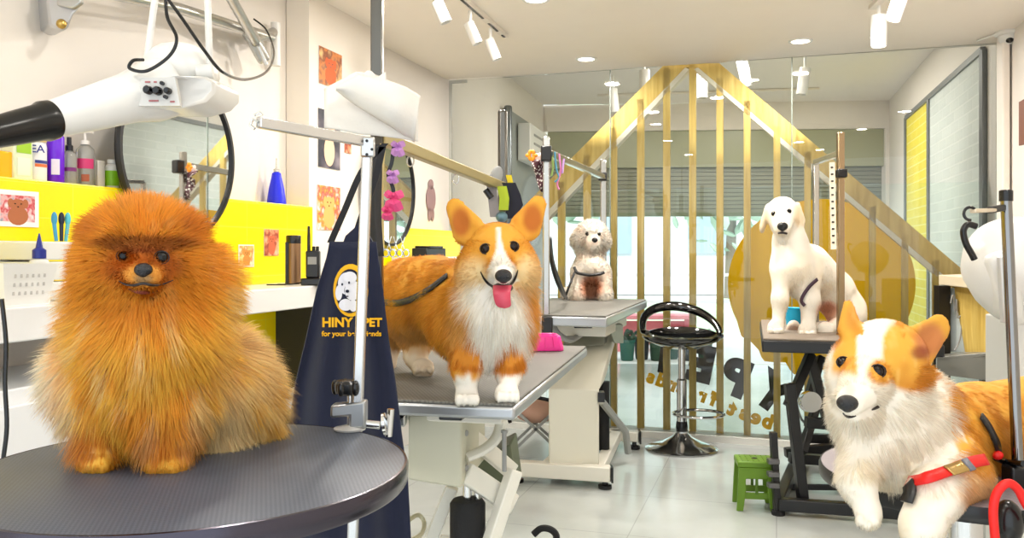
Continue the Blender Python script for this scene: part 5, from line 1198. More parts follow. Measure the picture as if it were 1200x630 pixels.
# ================================================================ dogs
def _hash(i, j, k):
    h = (i*374761393+j*668265263+k*2147483647) & 0xffffffff
    h = ((h ^ (h >> 13))*1274126177) & 0xffffffff
    return ((h ^ (h >> 16)) & 0xffff)/65535.0
def noise3(p, f, seed=0):
    q = p*f+seed*17.3+1000.0; i = np.floor(q).astype(np.int64); t = q-i; t = t*t*(3-2*t); r = 0
    for a in (0, 1):
        for b in (0, 1):
            for c in (0, 1):
                w = (t[:, 0] if a else 1-t[:, 0])*(t[:, 1] if b else 1-t[:, 1])*(t[:, 2] if c else 1-t[:, 2])
                r = r+w*_hash(i[:, 0]+a, i[:, 1]+b, i[:, 2]+c)
    return r
def smin(a, b, k):
    h = np.clip(.5+.5*(b-a)/k, 0, 1); return b+(a-b)*h-k*h*(1-h)
class Body:
    def __init__(s, D0, k=.02): s.D0 = D0; s.k = k; s.prims = []
    def q(s, px, py, dy=0.0): return np.array(P(px, py, s.D0+dy))
    def R(s, r): return r*s.D0/F
    def cone(s, a, ra, b, rb, k=None, flat=None, n=None, neg=False):
        s.prims.append(('c', s.q(*a), s.R(ra), s.q(*b), s.R(rb), s.k if k is None else k, flat, None if n is None else np.array(n)/np.linalg.norm(n), neg)); return s
    def chain(s, pts, k=None):                         # [(x, y, dy, r), ...]
        for a, b in zip(pts, pts[1:]): s.cone(a[:3], a[3], b[:3], b[3], k)
        return s
    def ell(s, a, r, rot=None, k=None, neg=False):
        s.prims.append(('e', s.q(*a), np.array([s.R(x) for x in r]), None if rot is None else np.array(rot), 0, s.k if k is None else k, None, None, neg)); return s
    def d(s, p):
        D = None
        for pr in s.prims:
            if pr[0] == 'c':
                _, a, ra, b, rb, k, fl, n, neg = pr; pa = p-a; ba = b-a
                if fl: 
                    comp = pa@n; pa = pa+np.outer(comp*(fl-1), n); 
                    ba = ba+n*((ba@n)*(fl-1))
                t = np.clip(pa@ba/(ba@ba), 0, 1); v = np.linalg.norm(pa-t[:, None]*ba, axis=1)-(ra+(rb-ra)*t)
                if fl: v = v/ (1+ (fl-1)*.45)
            else:
                _, a, r, rot, _, k, _, _, neg = pr; pa = p-a
                if rot is not None: pa = pa@rot
                k0 = np.linalg.norm(pa/r, axis=1); k1 = np.linalg.norm(pa/(r*r), axis=1)+1e-9; v = k0*(k0-1)/k1
            if neg: D = -smin(-D, v, k)
            else: D = v if D is None else smin(D, v, k)
        return D
    def bounds(s, m=.03):
        lo = np.full(3, 1e9); hi = -lo
        for pr in s.prims:
            if pr[8]: continue
            if pr[0] == 'c':
                for c, r in ((pr[1], pr[2]), (pr[3], pr[4])): lo = np.minimum(lo, c-r); hi = np.maximum(hi, c+r)
            else: r = pr[2].max(); lo = np.minimum(lo, pr[1]-r); hi = np.maximum(hi, pr[1]+r)
        return lo-m, hi+m
    def mesh(s, h):
        lo, hi = s.bounds(); n = np.ceil((hi-lo)/h).astype(int)+1
        ax = [lo[i]+h*np.arange(n[i]) for i in range(3)]
        G = np.stack(np.meshgrid(*ax, indexing='ij'), -1).reshape(-1, 3); V = s.d(G).reshape(n)
        nx, ny, nz = n; acc = np.zeros((nx-1, ny-1, nz-1, 3)); cnt = np.zeros((nx-1, ny-1, nz-1))
        cn = [(i, j, k) for i in (0, 1) for j in (0, 1) for k in (0, 1)]
        S = lambda i, j, k: V[i:nx-1+i, j:ny-1+j, k:nz-1+k]
        for a in cn:
            for x in range(3):
                if a[x] == 0:
                    b = list(a); b[x] = 1; va, vb = S(*a), S(*b); m_ = (va < 0) != (vb < 0)
                    t = np.where(m_, va/np.where(m_, va-vb, 1), 0)
                    for c in range(3): acc[..., c] += np.where(m_, (a[c]+(t if c == x else 0)), 0)
                    cnt += m_
        act = cnt > 0; idx = -np.ones(act.shape, int); idx[act] = np.arange(act.sum())
        I = np.argwhere(act); vv = lo+h*(I+acc[act]/cnt[act][:, None])
        faces = []
        for x in range(3):
            y, z = (x+1) % 3, (x+2) % 3; A = [slice(None)]*3; B = [slice(None)]*3
            A[x] = slice(0, -1); B[x] = slice(1, None); va, vb = V[tuple(A)], V[tuple(B)]; m_ = np.argwhere((va < 0) != (vb < 0))
            ok = (m_[:, y] > 0) & (m_[:, z] > 0) & (m_[:, y] < V.shape[y]-1) & (m_[:, z] < V.shape[z]-1); m_ = m_[ok]
            ins = V[tuple(m_.T)] < 0
            def at(dy_, dz_): c = m_.copy(); c[:, y] -= dy_; c[:, z] -= dz_; return idx[tuple(c.T)]
            f = np.stack([at(1, 1), at(0, 1), at(0, 0), at(1, 0)], 1); f[~ins] = f[~ins][:, ::-1]; faces.append(f)
        return vv, np.concatenate(faces)
    def surf(s, px, py, off=0.0, start=None):          # where the pixel ray first meets the body
        best = (9, 0); o = np.array([0, 0, H]); d_ = np.array(P(px, py, 1))-o; d_ /= np.linalg.norm(d_); t = (s.D0*.6 if start is None else start)
        for _ in range(160):
            v = s.d((o+d_*t)[None])[0]
            if v < best[0]: best = (v, t)
            if v < .0004: break
            t += max(v*.6, .0003)
            if t > s.D0*1.8: t = best[1]; break
        return Vector(o+d_*(t-off))
    def normal(s, p):
        e = .002; p = np.atleast_2d(p); g = np.stack([s.d(p+np.eye(3)[i]*e)-s.d(p-np.eye(3)[i]*e) for i in range(3)], 1)
        return g/(np.linalg.norm(g, axis=1, keepdims=True)+1e-9)
def pix(p): return CX+p[:, 0]*F/p[:, 1], CY-(p[:, 2]-H)*F/p[:, 1]
def sst(a, b, x): t = np.clip((x-a)/(b-a), 0, 1); return t*t*(3-2*t)
def C(h): return np.array(lin(h))
def mixc(c, d, t): return c+(d-c)*t[:, None]
def blob(px, py, x, y, rx, ry, soft=.25): return 1-sst(1-soft, 1+soft, np.sqrt(((px-x)/rx)**2+((py-y)/ry)**2))

m, nt, b = mat_nodes('fur'); at_ = nt.nodes.new('ShaderNodeAttribute'); at_.attribute_name = 'Col'
b.inputs['Roughness'].default_value = .6; b.inputs['Specular IOR Level'].default_value = .3
tl = nt.nodes.new('ShaderNodeBsdfTranslucent'); ms_ = nt.nodes.new('ShaderNodeMixShader'); ms_.inputs['Fac'].default_value = .42
nt.links.new(at_.outputs['Color'], b.inputs['Base Color']); nt.links.new(at_.outputs['Color'], tl.inputs['Color'])
outn = nt.nodes['Material Output']; nt.links.new(b.outputs[0], ms_.inputs[1]); nt.links.new(tl.outputs[0], ms_.inputs[2]); nt.links.new(ms_.outputs[0], outn.inputs['Surface'])
FUR = m
m, nt, b = mat_nodes('coat_skin'); at_ = nt.nodes.new('ShaderNodeAttribute'); at_.attribute_name = 'Col'; nt.links.new(at_.outputs['Color'], b.inputs['Base Color']); b.inputs['Roughness'].default_value = .8
SKIN = m
EYE = mat('eye_dark', '060403', .08, spec=.35); EYEB = mat('eye_brown', '1a0a04', .08, spec=.35); NOSE = mat('nose_black', '17161a', .22, bump=.3, bscale=900); TONGUE = mat('tongue_pink', 'd04860', .3); LIP = mat('lip_black', '1a0c0a', .4)

def np_mesh(name, V, Fq, col, m, parent, nrm=None, smooth=True):
    base = np.array(WORLD[parent.name].translation) if parent is not None else np.zeros(3)
    me = bpy.data.meshes.new(name); nV, nF = len(V), len(Fq); k = Fq.shape[1]
    me.vertices.add(nV); me.vertices.foreach_set('co', (V-base).astype(np.float32).ravel())
    me.loops.add(nF*k); me.loops.foreach_set('vertex_index', Fq.astype(np.int32).ravel())
    me.polygons.add(nF); me.polygons.foreach_set('loop_start', (np.arange(nF)*k).astype(np.int32))
    me.update(calc_edges=True)
    ca = me.color_attributes.new('Col', 'FLOAT_COLOR', 'POINT'); ca.data.foreach_set('color', np.concatenate([col, np.ones((nV, 1))], 1).astype(np.float32).ravel())
    me.shade_smooth()
    if nrm is not None: me.normals_split_custom_set_from_vertices(nrm.tolist())
    me.materials.append(m); o = bpy.data.objects.new(name, me); COL.objects.link(o)
    if parent is not None: o.parent = parent; WORLD[o.name] = WORLD[parent.name]
    return o
def unit(v): return v/(np.linalg.norm(v, axis=1, keepdims=True)+1e-9)
def make_fur(body, V, Fq, N, lenf, colf, combf, width, parent, seg=3, jit=.25, clump=90, curl=0, grav=.15):
    a, b_, c, d_ = (V[Fq[:, i]] for i in range(4)); ar = np.linalg.norm(np.cross(c-a, d_-b_), axis=1)/2
    l_0 = lenf((a+c)/2); w = ar*(l_0 > .0015)*(.02/np.clip(l_0, .003, 1))**.7; f = RNG.choice(len(Fq), N, p=w/w.sum()); u, v = RNG.random((2, N, 1))
    p = a[f]*(1-u)*(1-v)+b_[f]*u*(1-v)+c[f]*u*v+d_[f]*(1-u)*v
    n = body.normal(p); L = lenf(p)*(.75+.5*RNG.random(N)); comb, lift = combf(p, n)
    cl = np.stack([noise3(p, clump, s_) for s_ in (1, 2, 3)], 1)*2-1
    dr = unit(n*lift[:, None]+unit(comb)*(1-lift)[:, None]+cl*jit+RNG.normal(size=(N, 3))*jit*.35)
    inward = (dr*n).sum(1); dr = unit(dr+n*np.clip(.12-inward, 0, 1)[:, None])
    side = unit(np.cross(dr, n+RNG.normal(size=(N, 3))*.25)); col = np.clip(colf(p, n), 0, 1)*(1+RNG.normal(size=(N, 1))*.10)
    rows = []; 
    for k in range(seg+1):
        t = k/seg; q = p-n*.0015+dr*(L*t)[:, None]+np.array([0, 0, -1])*(L*grav*t*t)[:, None]
        if curl: 
            ph = RNG.random(N)*6.28 if k == 0 else ph; q = q+(side*np.cos(ph+t*9)[:, None]+n*np.sin(ph+t*9)[:, None])*(L*curl*t)[:, None]
        if k < seg: wd_ = width*(1-.75*t); rows += [q-side*wd_/2, q+side*wd_/2]
        else: rows.append(q)
    m_ = 2*seg+1; Vs = np.stack(rows, 1).reshape(-1, 3); o = np.arange(N)[:, None]*m_
    T = []
    for k in range(seg-1): T += [o+np.array([2*k, 2*k+1, 2*k+3]), o+np.array([2*k, 2*k+3, 2*k+2])]
    T.append(o+np.array([2*seg-2, 2*seg-1, 2*seg])); T = np.concatenate(T)
    cc = np.clip(np.repeat(col, m_, 0), 0, 1)
    nn = unit(n*.75+dr*.1+np.cross(side, dr)*.35*np.sign((np.cross(side, dr)*n).sum(1, keepdims=True))); nn = np.repeat(nn, m_, 0)
    return np_mesh('fur', Vs, T, cc, FUR, parent, nn)
def dog_root(name, V, label, cat='dog'):
    t = thing(name, ((V[:, 0].min()+V[:, 0].max())/2, (V[:, 1].min()+V[:, 1].max())/2, V[:, 2].min()), label, cat); return t
def eye(body, px, py, rpx, t, m=EYE, sink=.45, rim=True):
    p = body.surf(px, py); r = body.R(rpx); n = Vector(body.normal(np.array(p))[0]); c = p-n*r*sink
    e = MB().ell(c, r, None, 20, 14).build('eye', m, t)
    v = (Vector((0, 0, H))-c).normalized()
    if rim:
        x = up.cross(v).normalized(); y = v.cross(x); a = c+v*r*.55
        MB().tube([a+x*r*1.06*math.cos(k*.5236)+y*r*.95*math.sin(k*.5236) for k in range(12)], r*.10, 8, closed=True).build('eye_rim', LIP, t)
def nose(body, px, py, w, h, t, out=.5):
    p = body.surf(px, py); n = Vector(body.normal(np.array(p))[0]); v = (Vector((0, 0, H))-p).normalized(); v = (v+n*.3).normalized()
    M = Matrix((up.cross(v).normalized(), v.cross(up.cross(v)).normalized(), v)).transposed()
    r = body.R(w), body.R(h), body.R((w+h)/2*.8); mb = MB()
    mb.ell(p, r, M, 24, 16); mb.ell(p-up*r[1]*.45, (r[0]*.6, r[1]*.7, r[2]*.95), M, 16, 12)
    o = mb.build('nose', NOSE, t); 
    no = MB()
    for s_ in (-1, 1): no.ell(p+M@Vector((s_*r[0]*.5, -r[1]*.15, r[2]*.86)), (r[0]*.2, r[1]*.2, r[2]*.14), M, 10, 8)
    no.build('nostril', BLACK, o)
def strip(body, pts, w, m, t, name, off=.006, thick=.003):
    q = [body.surf(x, y, off) for x, y in pts]; q = [a for a in q if a]; q = smooth_path(q, 4); rws = []
    for i, a in enumerate(q):
        d_ = (q[min(i+1, len(q)-1)]-q[max(i-1, 0)]).normalized(); n = Vector(body.normal(np.array(a))[0]); s_ = d_.cross(n).normalized(); rws.append([a-s_*w/2, a+s_*w/2])
    return MB().grid(rws).build(name, m, t, solid=thick, ang=180)
Q = 1.0

# ---------------------------------------------------------------- pomeranian
B = Body(1.22, .03)
B.ell((185, 432, .05), (72, 88, 66)).ell((175, 385, .0), (70, 62, 60)).ell((248, 440, .13), (62, 78, 60)).ell((285, 470, .16), (40, 48, 44))
B.ell((125, 430, .05), (45, 75, 50)).ell((168, 312, -.025), (60, 56, 54)).ell((167, 288, -.005), (47, 44, 46)).ell((168, 345, 0), (68, 40, 52)).ell((190, 330, .05), (72, 60, 55))
B.cone((118, 470, -.01), 24, (113, 528, -.038), 17).cone((196, 470, -.015), 30, (193, 526, -.035), 20)
B.ell((112, 541, -.045), (21, 12, 17), k=.012).ell((193, 542, -.045), (26, 13, 19), k=.012)
for x in (102, 112, 122): B.ell((x, 545, -.058), (6, 7, 8), k=.004)
for x in (178, 190, 203): B.ell((x, 546, -.058), (7.5, 7, 8), k=.004)
B.ell((240, 512, .08), (40, 22, 36)).ell((300, 500, .17), (28, 16, 24)).ell((168, 326, -.088), (20, 14, 15), k=.012)
B.cone((118, 278, -.01), 11, (112, 270, -.0), 6, flat=2.2, n=(0, 1, .2)).cone((216, 275, -.01), 11, (221, 267, .0), 6, flat=2.2, n=(0, 1, .2))
B.ell((145, 301, -.09), (10, 8, 8), k=.01, neg=True).ell((190, 302, -.09), (10, 8, 8), k=.01, neg=True)
V, Fq = B.mesh(.0045)
def col_pom(p, n=None):
    x, y = pix(p); nz1 = noise3(p, 45, 5); nz2 = noise3(p*np.array([1, 1, .35]), 90, 6)
    c = np.tile(C('ffc64c'), (len(p), 1))
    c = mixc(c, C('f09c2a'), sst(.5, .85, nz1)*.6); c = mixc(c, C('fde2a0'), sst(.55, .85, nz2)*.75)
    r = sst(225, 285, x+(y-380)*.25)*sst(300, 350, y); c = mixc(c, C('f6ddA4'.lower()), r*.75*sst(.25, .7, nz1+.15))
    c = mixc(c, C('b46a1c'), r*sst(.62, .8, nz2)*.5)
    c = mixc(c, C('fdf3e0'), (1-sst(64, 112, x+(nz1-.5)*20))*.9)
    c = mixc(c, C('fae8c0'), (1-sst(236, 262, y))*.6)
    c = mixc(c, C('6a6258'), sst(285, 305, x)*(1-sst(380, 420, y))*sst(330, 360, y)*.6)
    d_ = np.sqrt(((x-168)/88)**2+((y-300)/78)**2)+(nz2-.5)*.15; f = 1-sst(.75, 1.15, d_)
    c = mixc(c, C('f09c28'), f*.85); c = mixc(c, C('c4600c'), (1-sst(.35, .62, np.sqrt(((x-168)/95)**2+((y-312)/48)**2)+(nz1-.5)*.1))*.85)
    for ex in (110, 218): c = mixc(c, C('c4641a'), blob(x, y, ex, 268, 16, 15, .6)*.55)
    c = mixc(c, C('8f3c06'), (1-sst(.8, 1.3, np.sqrt(((x-168)/52)**2+((y-287)/9)**2)))*.75)
    c = mixc(c, C('d9983a'), blob(x, y, 168, 321, 24, 13, .3)*.9); c = mixc(c, C('8a7a60'), blob(x, y, 168, 326, 10, 6, .4)*.6)
    c = mixc(c, C('d4781a'), blob(x, y, 108, 505, 26, 24, .4)*.7); c = mixc(c, C('d67c1c'), blob(x, y, 195, 500, 34, 34, .4)*.55)
    c = mixc(c, C('eeb43e'), sst(527, 538, y)*.9); c = mixc(c, C('f4dfb0'), blob(x, y, 258, 490, 26, 34, .4)*.8)
    return c
def len_pom(p):
    x, y = pix(p); L = np.full(len(p), .046)
    d_ = np.sqrt(((x-168)/62)**2+((y-312)/46)**2); L = .006+(L-.006)*sst(.55, 1.5, d_)
    L = np.where((y < 290), np.minimum(L, .012+.02*sst(.6, 1.6, d_)), L)
    L = L*(1-.86*sst(505, 532, y)*(p[:, 1] < 1.24)); L = np.where((y > 505) & (p[:, 1] > 1.24), L*.55, L)
    nosem = blob(x, y, 168, 322, 26, 14, .2)*(p[:, 1] < 1.17); L = L*(1-nosem*.55)
    return L
def comb_pom(p, n):
    f = np.array(B.q(168, 312, -.06)); o = unit(p-f); x, y = pix(p)
    s_ = sst(380, 500, y)[:, None]; comb = o*(1-s_*.75)+np.array([0, 0, -1])*(.25+s_*.9)
    return comb, .46-.2*sst(440, 530, y)
pom = dog_root('pomeranian', V, 'large fluffy orange pomeranian sitting on the round table in the left foreground')
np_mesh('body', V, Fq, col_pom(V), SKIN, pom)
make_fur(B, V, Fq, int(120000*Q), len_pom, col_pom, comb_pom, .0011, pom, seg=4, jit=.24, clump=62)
eye(B, 145, 300, 7.4, pom, sink=.4); eye(B, 190, 301, 7.4, pom, sink=.4); nose(B, 168, 316, 9.5, 7.5, pom)
pts = [B.surf(x, y, .0075) for x, y in ((139, 329), (147, 333), (157, 334), (168, 332), (179, 334), (190, 333), (203, 328))]
MB().tube(smooth_path(pts, 5), [.0006+.0014*math.sin(math.pi*i/30) for i in range(31)], 8).build('mouth', LIP, pom)
pts = [B.surf(x, y, .005) for x, y in ((150, 338), (159, 341), (169, 342), (180, 341), (190, 337))]
lab(MB().tube(smooth_path(pts, 5), [.0008+.0026*math.sin(math.pi*i/20) for i in range(21)], 8).build('lower_lip', mat('lip_brown', '6a2008', .6), pom), 'reddish brown lower lip')

# ---------------------------------------------------------------- standing corgi
B1 = Body(2.0, .03)
B1.ell((583, 296, .0), (36, 31, 36)).ell((558, 316, .0), (24, 20, 24)).ell((609, 314, .0), (22, 20, 24))
B1.cone((587, 312, -.05), 15, (590, 322, -.115), 10.5, k=.018).cone((588, 332, -.02), 11, (590, 343, -.075), 6.5, k=.012)
B1.ell((589, 334, -.085), (13, 5, 22), k=.006, neg=True)
B1.chain([(580, 335, .06, 38), (576, 365, .07, 43), (574, 392, .08, 38)]).ell((541, 372, .14), (42, 50, 48)).ell((583, 332, .03), (44, 22, 32)).ell((560, 352, .06), (40, 36, 36)).ell((606, 370, .1), (22, 42, 32))
B1.chain([(546, 350, .16, 49), (508, 347, .34, 53), (480, 342, .5, 51)])
B1.chain([(549, 400, .06, 24), (546, 432, .03, 15), (547, 458, .03, 11.5)]).ell((547, 464, .018), (14, 8.5, 16), k=.01)
B1.chain([(600, 395, .08, 22), (597, 430, .05, 14.5), (595, 456, .03, 11)]).ell((594, 462, .010), (15, 9, 16), k=.01)
for x in (537, 544.5, 552, 558): B1.ell((x, 468, -.018), (4.4, 6, 7), k=.003)
for x in (585, 592, 599, 605): B1.ell((x, 465, -.018), (4.2, 6, 7), k=.003)
B1.chain([(478, 375, .5, 38), (487, 408, .56, 22), (500, 440, .55, 15), (514, 463, .52, 12)][:0] or [(480, 368, .46, 36), (490, 396, .49, 21), (487, 416, .48, 14), (491, 427, .45, 12)])
B1.ell((496, 431, .41), (16, 7.5, 15), k=.01)
for x in (489, 497, 505): B1.ell((x, 433, .375), (5, 5, 6), k=.004)
B1.chain([(458, 372, .56, 32), (456, 400, .6, 18), (452, 417, .6, 13), (455, 427, .58, 12)])
# ears
B1.cone((548, 268, .03), 21, (534, 244, .03), 12.5, k=.012, flat=2.6, n=(.25, 1, .1)).cone((617, 264, .03), 20, (630, 240, .03), 11.5, k=.012, flat=2.6, n=(-.25, 1, .1))
B1.cone((546, 269, .011), 14.5, (533, 245, .014), 8.5, k=.008, flat=2.2, n=(.25, 1, .1), neg=True).cone((619, 266, .011), 13.5, (631, 241, .014), 8, k=.008, flat=2.2, n=(-.25, 1, .1), neg=True)
# the dog's far end is given in world terms: pixels for dy use true depth, so hind paws meet the table
V, Fq = B1.mesh(.006)
def col_c1(p, n=None):
    x, y = pix(p); a = noise3(p, 30, 3); b2 = noise3(p*np.array([1, 1, .4]), 80, 4)
    c = np.tile(C('e6a436'), (len(p), 1)); c = mixc(c, C('cf821e'), sst(.5, .85, a)*.6); c = mixc(c, C('eab04a'), sst(.6, .9, b2)*.5)
    W = C('fcf6ec'); nb = (b2-.5)
    head = p[:, 1] < 2.06
    bl = (1-sst(0, 1, (np.abs(x-(584+(y-268)*.08))-(.6+np.clip(y-272, 0, 24)*.10+np.clip(y-292, 0, 60)*.4))/2.5))*(y > 266)*(y < 330)*head; c = mixc(c, W, bl)
    c = mixc(c, W, blob(x, y, 589, 322, 17, 15, .2)*head)
    c = mixc(c, C('f6dca8'), blob(x, y, 555, 326, 18, 22, .5)*.85); c = mixc(c, C('f6dca8'), blob(x, y, 619, 320, 14, 20, .5)*.8)
    t = blob(x+nb*16, y+nb*10, 584, 385, 36, 60, .25)*(p[:, 1] < 2.2)*sst(326, 338, y+nb*10); c = mixc(c, W, t)
    c = mixc(c, W, blob(x+nb*10, y, 557, 352, 20, 20, .4)*.8*(p[:, 1] < 2.15)); c = mixc(c, W, blob(x+nb*12, y, 548, 412, 14, 26, .4)*.7*(p[:, 1] < 2.1)*0)
    c = mixc(c, C('e8c07a'), blob(x, y, 540, 385, 14, 34, .6)*.5)
    for lx, ly in ((548, 418), (598, 424)): c = mixc(c, C('cf8220'), blob(x+nb*5, y+nb*6, lx, ly, 17, 22, .2)*(y > 395))
    c = mixc(c, W, sst(436, 446, y+nb*12)*(p[:, 1] < 2.2)); c = mixc(c, W, sst(402, 420, y+nb*10)*(p[:, 1] > 2.2))
    c = mixc(c, C('e6c48e'), sst(365, 400, y+nb*14)*(p[:, 1] > 2.2)*.5)
    for ex, ey, s_ in ((540, 260, 1), (624, 256, 1)): c = mixc(c, C('b4561a'), blob(x, y, ex, ey, 11, 17, .35)*.8)
    c = mixc(c, C('7a3c14'), (blob(x, y, 568, 292, 9, 7, .4)+blob(x, y, 603, 289, 9, 7, .4))*.0)
    return c
def len_c1(p):
    x, y = pix(p); hd = (y < 335)&(p[:, 1] < 2.1); L = np.where(hd, .009, .022)
    L = L+.016*blob(x, y, 582, 378, 44, 48, .4)*(p[:, 1] < 2.2); L = L+.008*(blob(x, y, 553, 335, 16, 22, .4)+blob(x, y, 622, 328, 12, 22, .4))
    L = np.where((y < 282)&(p[:, 1] < 2.1), .0035, L); L = np.where((y > 428)&(p[:, 1] < 2.2), .005, L); L = np.where((y > 405)&(p[:, 1] > 2.2), .006, L)
    return np.where(blob(x, y, 589, 325, 18, 14, .2)*(p[:, 1] < 1.98) > .5, .0022, L)
def comb_c1(p, n):
    x, y = pix(p); back = sst(2.12, 2.25, p[:, 1])[:, None]; f = np.array(B1.q(590, 318, -.1))
    comb = unit(p-f)*(1-back)+np.array([-.5, .9, -.35])*back+np.array([0, 0, -1])*sst(330, 400, y)[:, None]*.8
    return comb, .2+.12*(y < 400)
c1 = dog_root('corgi', V, 'orange and white corgi standing with its tongue out on the long table, centre left')
np_mesh('body', V, Fq, col_c1(V), SKIN, c1)
make_fur(B1, V, Fq, int(110000*Q), len_c1, col_c1, comb_c1, .0013, c1, jit=.2, clump=70)
eye(B1, 568, 291, 6.2, c1, EYEB, .5); eye(B1, 603, 288, 6.2, c1, EYEB, .5); nose(B1, 590, 323, 9.5, 7.5, c1)
# open mouth and tongue
mo = MB(); l_ = [B1.surf(x, y, .005) for x, y in ((563, 318), (567, 326), (572, 332), (578, 336))]; r_ = [B1.surf(x, y, .005) for x, y in ((607, 316), (605, 323), (602, 329), (598, 334))]
for q in (l_, r_): mo.tube(smooth_path(q, 4), [.0006, .0012, .0016, .002, .0024, .0026, .0028, .003, .003, .003, .003, .003, .003], 8)
pc = B1.surf(589, 340, .0)
mo.ell(B1.q(589, 337, -.07), (B1.R(12), B1.R(20), B1.R(6)))
mo.build('mouth', LIP, c1)
tg = MB(); cpt = [(589, 334, -.10), (588, 341, -.122), (588.5, 350, -.125), (590, 357, -.121), (591, 361, -.116)]; rws = []
for i, (a, q) in enumerate(zip(smooth_path([B1.q(*c_) for c_ in cpt], 5), [0]*99)):
    t_ = i/20; w_ = B1.R(10.5)*(1-.25*t_)*math.sqrt(max(.02, 1-(max(0, t_-.7)/.3)**2)); rws.append([a+Vector((math.cos(f_)*w_, -math.sin(f_)*.003+.002*math.cos(f_*2), 0)) for f_ in [k*math.pi/8 for k in range(9)]]+[a+Vector((math.cos(f_)*w_, .004, 0)) for f_ in [math.pi-k*math.pi/8 for k in range(9)]])
tg.grid([r+[r[0]] for r in rws]); tg.build('tongue', TONGUE, c1, ang=180)
strip(B1, [(447, 353), (465, 355), (485, 349), (505, 337), (524, 322)], .017, BLACKM, c1, 'harness_strap', .012, .004)
MB().tube([B1.surf(451, 353, .02)+Vector((.012*math.cos(a*.6), 0, .012*math.sin(a*.6))) for a in range(10)], .002, 6, closed=True).build('harness_ring', CHROME, c1)

# ---------------------------------------------------------------- right-hand corgi
B2 = Body(1.6, .03)
B2.ell((1035, 420, .0), (50, 44, 46)).ell((1048, 460, -.01), (36, 30, 38)).ell((996, 440, .0), (26, 30, 36))
B2.cone((1014, 446, -.06), 27, (997, 470, -.125), 15.5, k=.02).cone((1014, 480, -.04), 16, (1000, 486, -.09), 9, k=.015)
B2.ell((1060, 475, .07), (60, 55, 52)).ell((1015, 475, .05), (45, 48, 45)).chain([(1045, 500, .06, 58), (1050, 535, .06, 50)])
B2.chain([(1100, 500, .1, 52), (1145, 503, .2, 58), (1230, 486, .34, 59)]).ell((1100, 540, .04), (44, 42, 40))
B2.chain([(1012, 530, .01, 26), (1003, 562, -.03, 18), (1015, 590, -.045, 14.5)]).ell((1018, 602, -.055), (15, 13, 16), k=.01)
for x, y in ((1008, 609), (1016, 613), (1025, 609)): B2.ell((x, y, -.072), (5.2, 7, 7), k=.003)
B2.chain([(1125, 556, .0, 34), (1095, 580, -.07, 25), (1080, 615, -.1, 19), (1078, 655, -.1, 17)]).ell((1074, 670, -.11), (18, 13, 20), k=.01)
B2.ell((1230, 512, .2), (46, 40, 52))
B2.cone((996, 385, .0), 14, (994, 358, .0), 6.5, k=.012, flat=1.5, n=(.3, 1, 0)).cone((1074, 409, .02), 31, (1098, 386, .03), 19, k=.012, flat=3.0, n=(-.35, 1, .1))
B2.cone((1078, 408, -.0), 22, (1098, 387, .014), 13.5, k=.008, flat=2.4, n=(-.35, 1, .1), neg=True).cone((998, 384, -.018), 7, (995, 364, -.012), 3, k=.006, flat=1.5, n=(.3, 1, 0), neg=True)
V, Fq = B2.mesh(.0055)
def col_c2(p, n=None):
    x, y = pix(p); a = noise3(p, 32, 8); b2 = noise3(p*np.array([1, 1, .4]), 90, 9); nb = b2-.5
    W = C('f8efe0'); O = C('e8a83c'); c = np.tile(W, (len(p), 1)); O_ = mixc(np.tile(O, (len(p), 1)), C('cb7a1a'), sst(.45, .8, a)*.65); O_ = mixc(O_, C('f2c068'), sst(.6, .9, b2)*.5)
    c = mixc(c, C('efdcb8'), sst(.55, .85, a)*.5*sst(500, 560, y))
    t = sst(1108, 1124, x+nb*26-(y-480)*.15)*(1-sst(545, 585, y+nb*14)); 
    t = np.maximum(t, blob(x+nb*10, y+nb*6, 1150, 575, 24, 34, .3)*.7)
    hd = p[:, 1] < 1.66
    lf = (1-sst(1001, 1006, x+nb*4-(y-400)*-.02-(y-385)*.02))*(1-sst(430, 446, y+nb*6))*(y < 450)*(x < 1010)*(x > 960)*(p[:, 1] < 1.64)*sst(970, 980, x+nb*8)
    rt = blob(x+nb*3, y, 1068, 415, 38, 44, .12)*sst(1031, 1038, x+nb*3)*(1-sst(448, 468, y+nb*8-(x-1040)*.35)); eb = blob(x, y, 1032, 436, 16, 15, .3)
    rt = np.maximum(rt, eb)
    ear = np.maximum(((x > 1050)&(y < 440)&(y < 440-(1085-x)*.1)&(x < 1120)&(p[:, 1] < 1.68)&(y < 470-(x-1050)*.4)).astype(float), ((x < 1012)&(y < 392)).astype(float))
    t = np.maximum.reduce([t, lf*hd, rt*(p[:, 1] < 1.64), ear*(y < 432)])
    c = c*(1-t[:, None])+O_*t[:, None]
    c = mixc(c, C('cc7c48'), blob(x, y, 1090, 398, 17, 20, .35)*.9*ear); c = mixc(c, C('8c3a1c'), blob(x, y, 1078, 413, 10, 8, .5)*.85*ear)
    c = mixc(c, C('cf8a3a'), blob(x, y, 996, 372, 6, 14, .5)*.4*ear); c = mixc(c, C('cdb09a'), blob(x, y, 996, 456, 7, 7, .6)*.5*hd)
    return c
def len_c2(p):
    x, y = pix(p); L = np.full(len(p), .02); near = p[:, 1] < 1.68
    hd = blob(x, y, 1020, 428, 52, 48, .15)*near; L = L*(1-hd)+.0085*hd
    L = L+.016*blob(x, y, 1050, 505, 75, 45, .4); L = np.where((y < 392)&near, .0055, L); L = np.where((x > 1058)&(y < 430)&(p[:, 1] < 1.67), .0035, L)
    L = np.where((y > 560)&(x < 1040), .006, L); L = np.where((y > 575), .007, L); L = np.where(blob(x, y, 1003, 470, 24, 20, .2)*(p[:, 1] < 1.54) > .5, .002, L)
    return L
